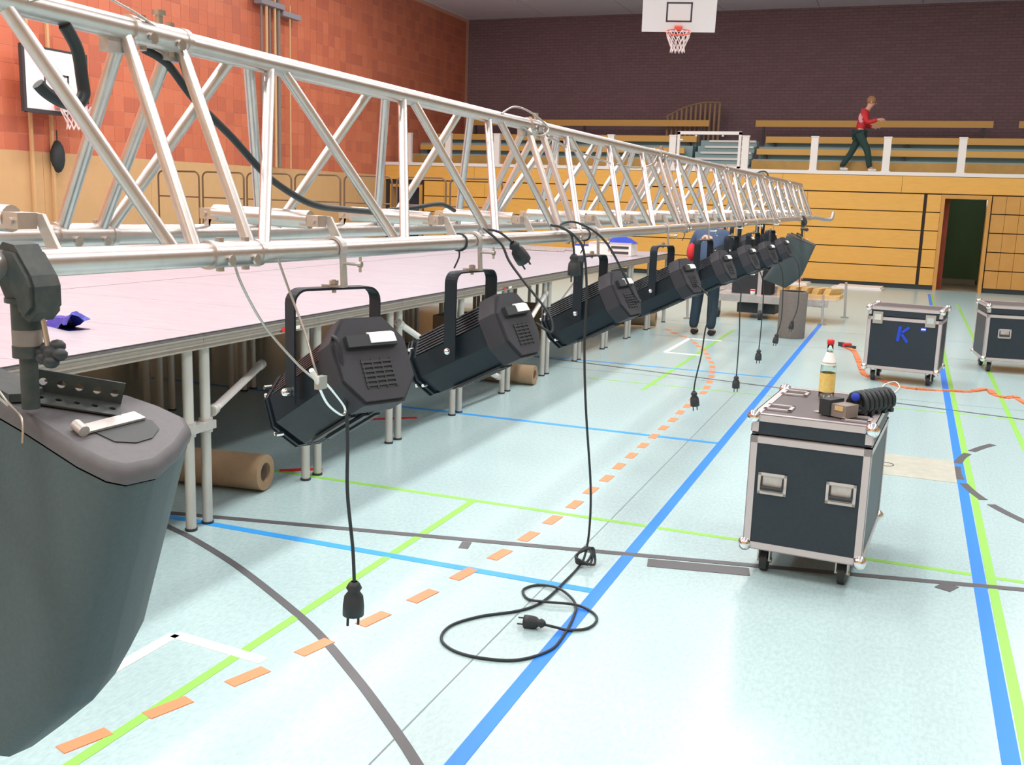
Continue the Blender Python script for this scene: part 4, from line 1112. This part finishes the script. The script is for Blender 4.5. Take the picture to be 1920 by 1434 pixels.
# ------------------------------------------------------------------ basketball backboards
def hoop(loc, rz, tilt, w, h, lab, frame_dark, ring_drop=.0, net_len=.36):
    root = thing('basketball_backboard', loc, lab, 'backboard')
    Mx = Matrix.Rotation(rz, 4, 'Z') @ Matrix.Rotation(tilt, 4, 'X')
    def T(m): 
        m.v = [tuple(Mx @ Vector(v)) for v in m.v]; return m
    T(MB().box((-w/2, 0, 0), (w/2, .03, h))).build('board', M['white_board'], root)
    m = MB()
    iw, ih, iz = .24, .36, .18
    for a, b_ in (((-iw, iz), (iw, iz+.03)), ((-iw, iz+ih-.03), (iw, iz+ih)), ((-iw, iz), (-iw+.03, iz+ih)), ((iw-.03, iz), (iw, iz+ih))):
        m.box((a[0], -.003, a[1]), (b_[0], 0, b_[1]))
    T(m).build('target_rectangle', M['dark'], root)
    if frame_dark:
        m = MB().box((-w/2-.05, -.005, -.05), (-w/2, .06, h+.03)).box((w/2, -.005, -.05), (w/2+.05, .06, h+.03)).box((-w/2, -.005, -.06), (w/2, .06, 0)).box((-w/2, -.005, h), (w/2, .06, h+.03))
        T(m).build('padding', M['dark'], root)
    m = MB().box((-.07, -.10, .04), (.07, 0, .12))
    T(m)
    c_ = Mx @ Vector((0, -.34, .09+ring_drop)); rr = .225
    pts = [c_+Vector(Mx.to_3x3() @ Vector((rr*math.cos(t*PI/12), rr*math.sin(t*PI/12), 0))) for t in range(24)]
    m.path(pts, .012, 8, True)
    m.build('rim', M['rim'], root)
    nm = MB(); N = 12
    lv = [(rr, 0), (.20, -.09), (.16, -.19), (.12, -.28), (.135, -net_len)]
    for s_ in (1, -1):
        for k in range(N):
            nm.path([c_+Vector((r_*math.cos(2*PI*(k+s_*.5*i)/N), r_*math.sin(2*PI*(k+s_*.5*i)/N), z)) for i, (r_, z) in enumerate(lv)], .009, 5)
    nm.build('net', M['net'], root)
    return root
hb = hoop((-4.46, 19.6, 4.80), R(14), R(22), 1.36, 1.0, 'white backboard with red hoop hanging high before the dark back wall', False, -.01)
MB().cyl((-.35, -.1, .8), (-.35, .2, 1.9), .03).cyl((.35, -.1, .8), (.35, .2, 1.9), .03).build('hanger_arm', M['white'], hb)
hl = hoop((-12.18, 12.13, 2.70), R(90), 0, 1.16, .87, 'white backboard with black padding on the orange tiled wall at left', True)
for yy in (-.22, .18):
    MB().box((-.37, yy, -2.6), (-.33, yy+.045, 3.6)).box((-.33, yy, .1), (-.02, yy+.045, .16)).box((-.33, yy, .7), (-.02, yy+.045, .76)).build('mounting_post', M['tan'], hl)
o = thing('wall_pad', (-12.5, 12.4, 1.82), 'dark oval hanging ball bag on the tan wall under the left backboard', 'ball bag')
MB().sphere((0,0,.22), .12, 14, (.8,1,2.1)).build('bag', M['plinth'], o)
MB().cyl((0,0,.45), (0,0,.62), .01).build('strap', M['dark'], o)
# climbing-pole bundle high on the left wall
o = thing('wall_apparatus', (XL+.1, 18.1, 2.1), 'bundle of pale vertical climbing poles against the orange tiled wall', 'climbing poles')
for k, (dy, w) in enumerate(((-.38, .05), (-.25, .06), (-.1, .05), (.04, .06), (.2, .09))):
    MB().cyl((.06+.03*(k % 2), dy, 0), (.06+.03*(k % 2), dy, 4.5), w/2, n=10).build('pole', M['tan'] if k % 2 else M['taupe'], o)
MB().cyl((.06, .62, 0), (.06, .62, 3.3), .02, n=8).build('pole', M['tan'], o)
MB().box((-.02, -.5, 3.15), (.16, .3, 3.25)).box((-.02, .3, 3.05), (.12, .95, 3.15)).build('cross_arm', M['ceil_gap'], o)
MB().path([(.1,-2.0,3.9),(.1,-1.0,3.6),(.1,-.3,3.3)], .05, 8).build('strut', M['ceil_gap'], o)
# reflection-like wicker item on the top bench
o = thing('wicker_screen', (-5.65, 27.5, 3.19), 'brown arched wicker piece behind the top bench left of the stairs', 'screen')
m = MB()
for k in range(12):
    x = -.75+k*.125; h = .12+.33*min(1, k/5.5)
    m.cyl((x, 0, 0), (x, 0, h+.61), .035, n=8)
m.build('reeds', M['cardboard'], o)
MB().path(smooth_path([(-.8,-.03,.71),(-.3,-.03,.96),(.2,-.03,1.08),(.65,-.03,1.08)], 4), .02, 8).build('rim_rod', M['cardboard'], o)

# ------------------------------------------------------------------ people
def skinned(name, verts, edges, radii, mt, parent, sub=2):
    me = bpy.data.meshes.new(name)
    me.from_pydata([tuple(v) for v in verts], edges, [])
    o = bpy.data.objects.new('tmp_skin', me); col.objects.link(o)
    md = o.modifiers.new('s', 'SKIN'); md.use_smooth_shade = True
    for i, r_ in enumerate(radii):
        sv = me.skin_vertices[0].data[i]
        sv.radius = r_ if isinstance(r_, tuple) else (r_, r_)
        sv.use_root = (i == 0)
    ss = o.modifiers.new('u', 'SUBSURF'); ss.levels = sub; ss.render_levels = sub
    dg = bpy.context.evaluated_depsgraph_get()
    me2 = bpy.data.meshes.new_from_object(o.evaluated_get(dg))
    me2.name = name
    bpy.data.objects.remove(o); bpy.data.meshes.remove(me)
    me2.materials.clear(); me2.materials.append(mt)
    for p in me2.polygons: p.use_smooth = True
    return link(name, me2, parent)
def figure(loc, rz, lab, J, top, bottom, shoe, hair, jacket_long=False):
    """J: joint dict in local coordinates (x forward, y left, z up)"""
    root = thing('person', loc, lab, 'person', rz)
    V = lambda k: Vector(J[k])
    names = ['pelvis','belly','chest','neck','head0','headc','headt']
    vs = [V('pelvis'), V('belly'), V('chest'), V('neck'), V('head0'), V('headc'), V('headt')]
    es = [(0,1),(1,2),(2,3),(3,4),(4,5),(5,6)]
    rd = [(.135,.10),(.125,.09),(.15,.10),.055,.065,(.078,.095),(.06,.07)]
    def chain(start, pts, rs):
        prev = start
        for p, r_ in zip(pts, rs):
            vs.append(Vector(p)); rd.append(r_); es.append((prev, len(vs)-1)); prev = len(vs)-1
        return prev
    for s_ in ('l', 'r'):
        chain(2, [V('sh'+s_), V('el'+s_), V('wr'+s_), V('wr'+s_)+(V('ha'+s_)-V('wr'+s_))*.5], [.052, .040, .028, (.035,.018)])
        chain(0, [V('hip'+s_), V('kn'+s_), V('an'+s_), V('to'+s_)], [.082, .056, .040, .034])
    skinned('body', vs, es, rd, M['skin'], root)
    # fingers
    for s_ in ('l', 'r'):
        w, h = V('wr'+s_), V('ha'+s_); d = (h-w).normalized(); a = d.orthogonal().normalized(); m = MB()
        for k in range(4):
            o_ = a*(-.027+.018*k); ln = (.07,.08,.075,.06)[k]
            b0 = w+(h-w)*.45+o_
            m.path([b0, b0+d*ln*.6, b0+d*ln*.95+a.cross(d)*.018, b0+d*ln*1.15+a.cross(d)*.04], [.010,.009,.008,.006], 6)
        b0 = w+(h-w)*.2-a*.03
        m.path([b0, b0+d*.03-a*.022, b0+d*.06-a*.028], [.011,.010,.008], 6)
        m.build('hand', M['skin'], root)
    # clothes
    tv = [V('pelvis')+Vector((0,0,-.02)), V('belly'), V('chest'), V('chest')+(V('neck')-V('chest'))*.75]
    te = [(0,1),(1,2),(2,3)]; tr_ = [(.155,.125),(.150,.115),(.175,.125),.085]
    for s_ in ('l', 'r'):
        i0 = len(tv); tv += [V('sh'+s_), V('el'+s_), V('wr'+s_)*.92+V('el'+s_)*.08]; tr_ += [.078, .058, .044]; te += [(2, i0), (i0, i0+1), (i0+1, i0+2)]
    skinned('jacket', tv, te, tr_, top, root)
    tv = [V('pelvis')+Vector((0,0,.02))]; te = []; tr_ = [(.150,.122)]
    for s_ in ('l', 'r'):
        i0 = len(tv); tv += [V('hip'+s_), V('kn'+s_), V('an'+s_)+(V('kn'+s_)-V('an'+s_))*-.05]; tr_ += [.105, .075, .062]; te += [(0, i0), (i0, i0+1), (i0+1, i0+2)]
    skinned('trousers', tv, te, tr_, bottom, root)
    for s_ in ('l', 'r'):
        a, t_ = V('an'+s_), V('to'+s_)
        d = (t_-a); d.z = 0; d.normalize()
        skinned('shoe', [a+Vector((0,0,-.01)), a+Vector((0,0,-.045)), (a+Vector((0,0,-.05)))-d*.04, a+Vector((0,0,-.05))+d*.09, a+Vector((0,0,-.055))+d*.16], [(0,1),(1,2),(1,3),(3,4)], [.045,.045,.038,.042,.034], shoe, root, 1)
    hc = V('headc'); up_ = (V('headt')-V('head0')).normalized(); f_ = Vector(J['face']).normalized(); sd = up_.cross(f_).normalized()
    m = MB().sphere(hc+up_*.035-f_*.018, .100, 14, (1.0,.95,1.0)); m.build('hair', hair, root)
    m = MB()
    for s_ in (-1, 1): m.sphere(hc+f_*.088+sd*.03*s_+up_*.0, .012, 8)
    m.build('eyes', M['dark'], root)
    m = MB().prism([hc+f_*.09+up_*.02, hc+f_*.09-sd*.014-up_*.02, hc+f_*.115-up_*.022, hc+f_*.09+sd*.014-up_*.02], f_*.002)
    m.build('nose', M['skin'], root)
    MB().path([hc+f_*.088-up_*.045-sd*.022, hc+f_*.095-up_*.047, hc+f_*.088-up_*.045+sd*.022], .005, 6).build('mouth', M['rim'], root)
    m = MB()
    for s_ in (-1, 1): m.sphere(hc+sd*.088*s_-up_*.005, .024, 8, (.6,.5,1.1))
    m.build('ears', M['skin'], root)
    return root
# walker on the gallery, striding to the right (local x = world +X)
walk = dict(pelvis=(.0,0,.86), belly=(.02,0,1.0), chest=(.06,0,1.20), neck=(.13,0,1.36), head0=(.16,0,1.42), headc=(.19,0,1.50), headt=(.20,0,1.57), face=(1,0,-.12),
            shl=(.06,.17,1.28), ell=(.06,.22,1.04), wrl=(.26,.20,.98), hal=(.37,.19,1.0),
            shr=(.05,-.17,1.28), elr=(.14,-.21,1.05), wrr=(.37,-.17,1.12), har=(.49,-.15,1.13),
            hipl=(.0,.09,.82), knl=(-.13,.09,.46), anl=(-.33,.08,.12), tol=(-.22,.08,.05),
            hipr=(.0,-.09,.82), knr=(.20,-.09,.46), anr=(.27,-.09,.10), tor=(.40,-.09,.05))
w = figure((-1.28, 23.95, 2.43), 0, 'person in a red top and dark trousers striding along the gallery', walk, M['red_cloth'], M['trouser_green'], M['label_w'], M['hair'])
m = MB().sphere((.02,-.165,1.16), .09, 10, (.8,.25,1.3)); m.build('shirt_print', M['pink_cloth'], w)
# standing bent person near the far spotlights, seen from behind
bent = dict(pelvis=(-.02,0,.88), belly=(.02,0,1.02), chest=(.14,0,1.20), neck=(.30,0,1.31), head0=(.36,0,1.33), headc=(.43,0,1.34), headt=(.48,0,1.36), face=(.6,0,-.8),
            shl=(.16,.20,1.24), ell=(.18,.30,1.00), wrl=(.34,.26,.86), hal=(.42,.24,.82),
            shr=(.16,-.20,1.24), elr=(.18,-.30,1.00), wrr=(.34,-.26,.86), har=(.42,-.24,.82),
            hipl=(.0,.09,.84), knl=(.03,.10,.47), anl=(-.05,.11,.09), tol=(.08,.11,.04),
            hipr=(.0,-.09,.84), knr=(.04,-.10,.47), anr=(-.02,-.11,.09), tor=(.10,-.11,.04))
pz = figure((-2.36, 12.75, 0), R(82), 'person in a navy jacket with red patches standing beyond the fourth spotlight', bent, M['navy'], M['trouser'], M['black_cloth'], M['hair_dark'])
for sy, zc_ in ((.21, 1.03), (-.22, 1.0)):
    MB().sphere((.02, sy*1.05, zc_), .085, 10, (.9,.65,1.4)).build('red_patch', M['red_cloth'], pz)
MB().path([(-.12,.17,.9),(-.13,.16,.75)], .02, 6).build('red_tag', M['red_cloth'], pz)
# helper in black bending over the trolley
help_ = dict(pelvis=(-.05,0,.84), belly=(.08,0,.97), chest=(.28,0,1.08), neck=(.44,0,1.10), head0=(.50,0,1.10), headc=(.58,0,1.09), headt=(.63,0,1.09), face=(.4,0,-.9),
            shl=(.32,.19,1.06), ell=(.42,.24,.82), wrl=(.50,.20,.60), hal=(.54,.19,.52),
            shr=(.32,-.19,1.06), elr=(.46,-.24,.84), wrr=(.58,-.26,.62), har=(.66,-.28,.50),
            hipl=(-.05,.09,.80), knl=(.02,.11,.44), anl=(-.08,.12,.09), tol=(.05,.12,.04),
            hipr=(-.05,-.09,.80), knr=(.02,-.11,.44), anr=(-.08,-.12,.09), tor=(.05,-.12,.04))
figure((-2.10, 16.30, 0), R(-38), 'person in black bending over the trolley behind the farthest spotlights', help_, M['black_cloth'], M['black_cloth'], M['black_cloth'], M['hair_dark'])

bpy.context.view_layer.update()
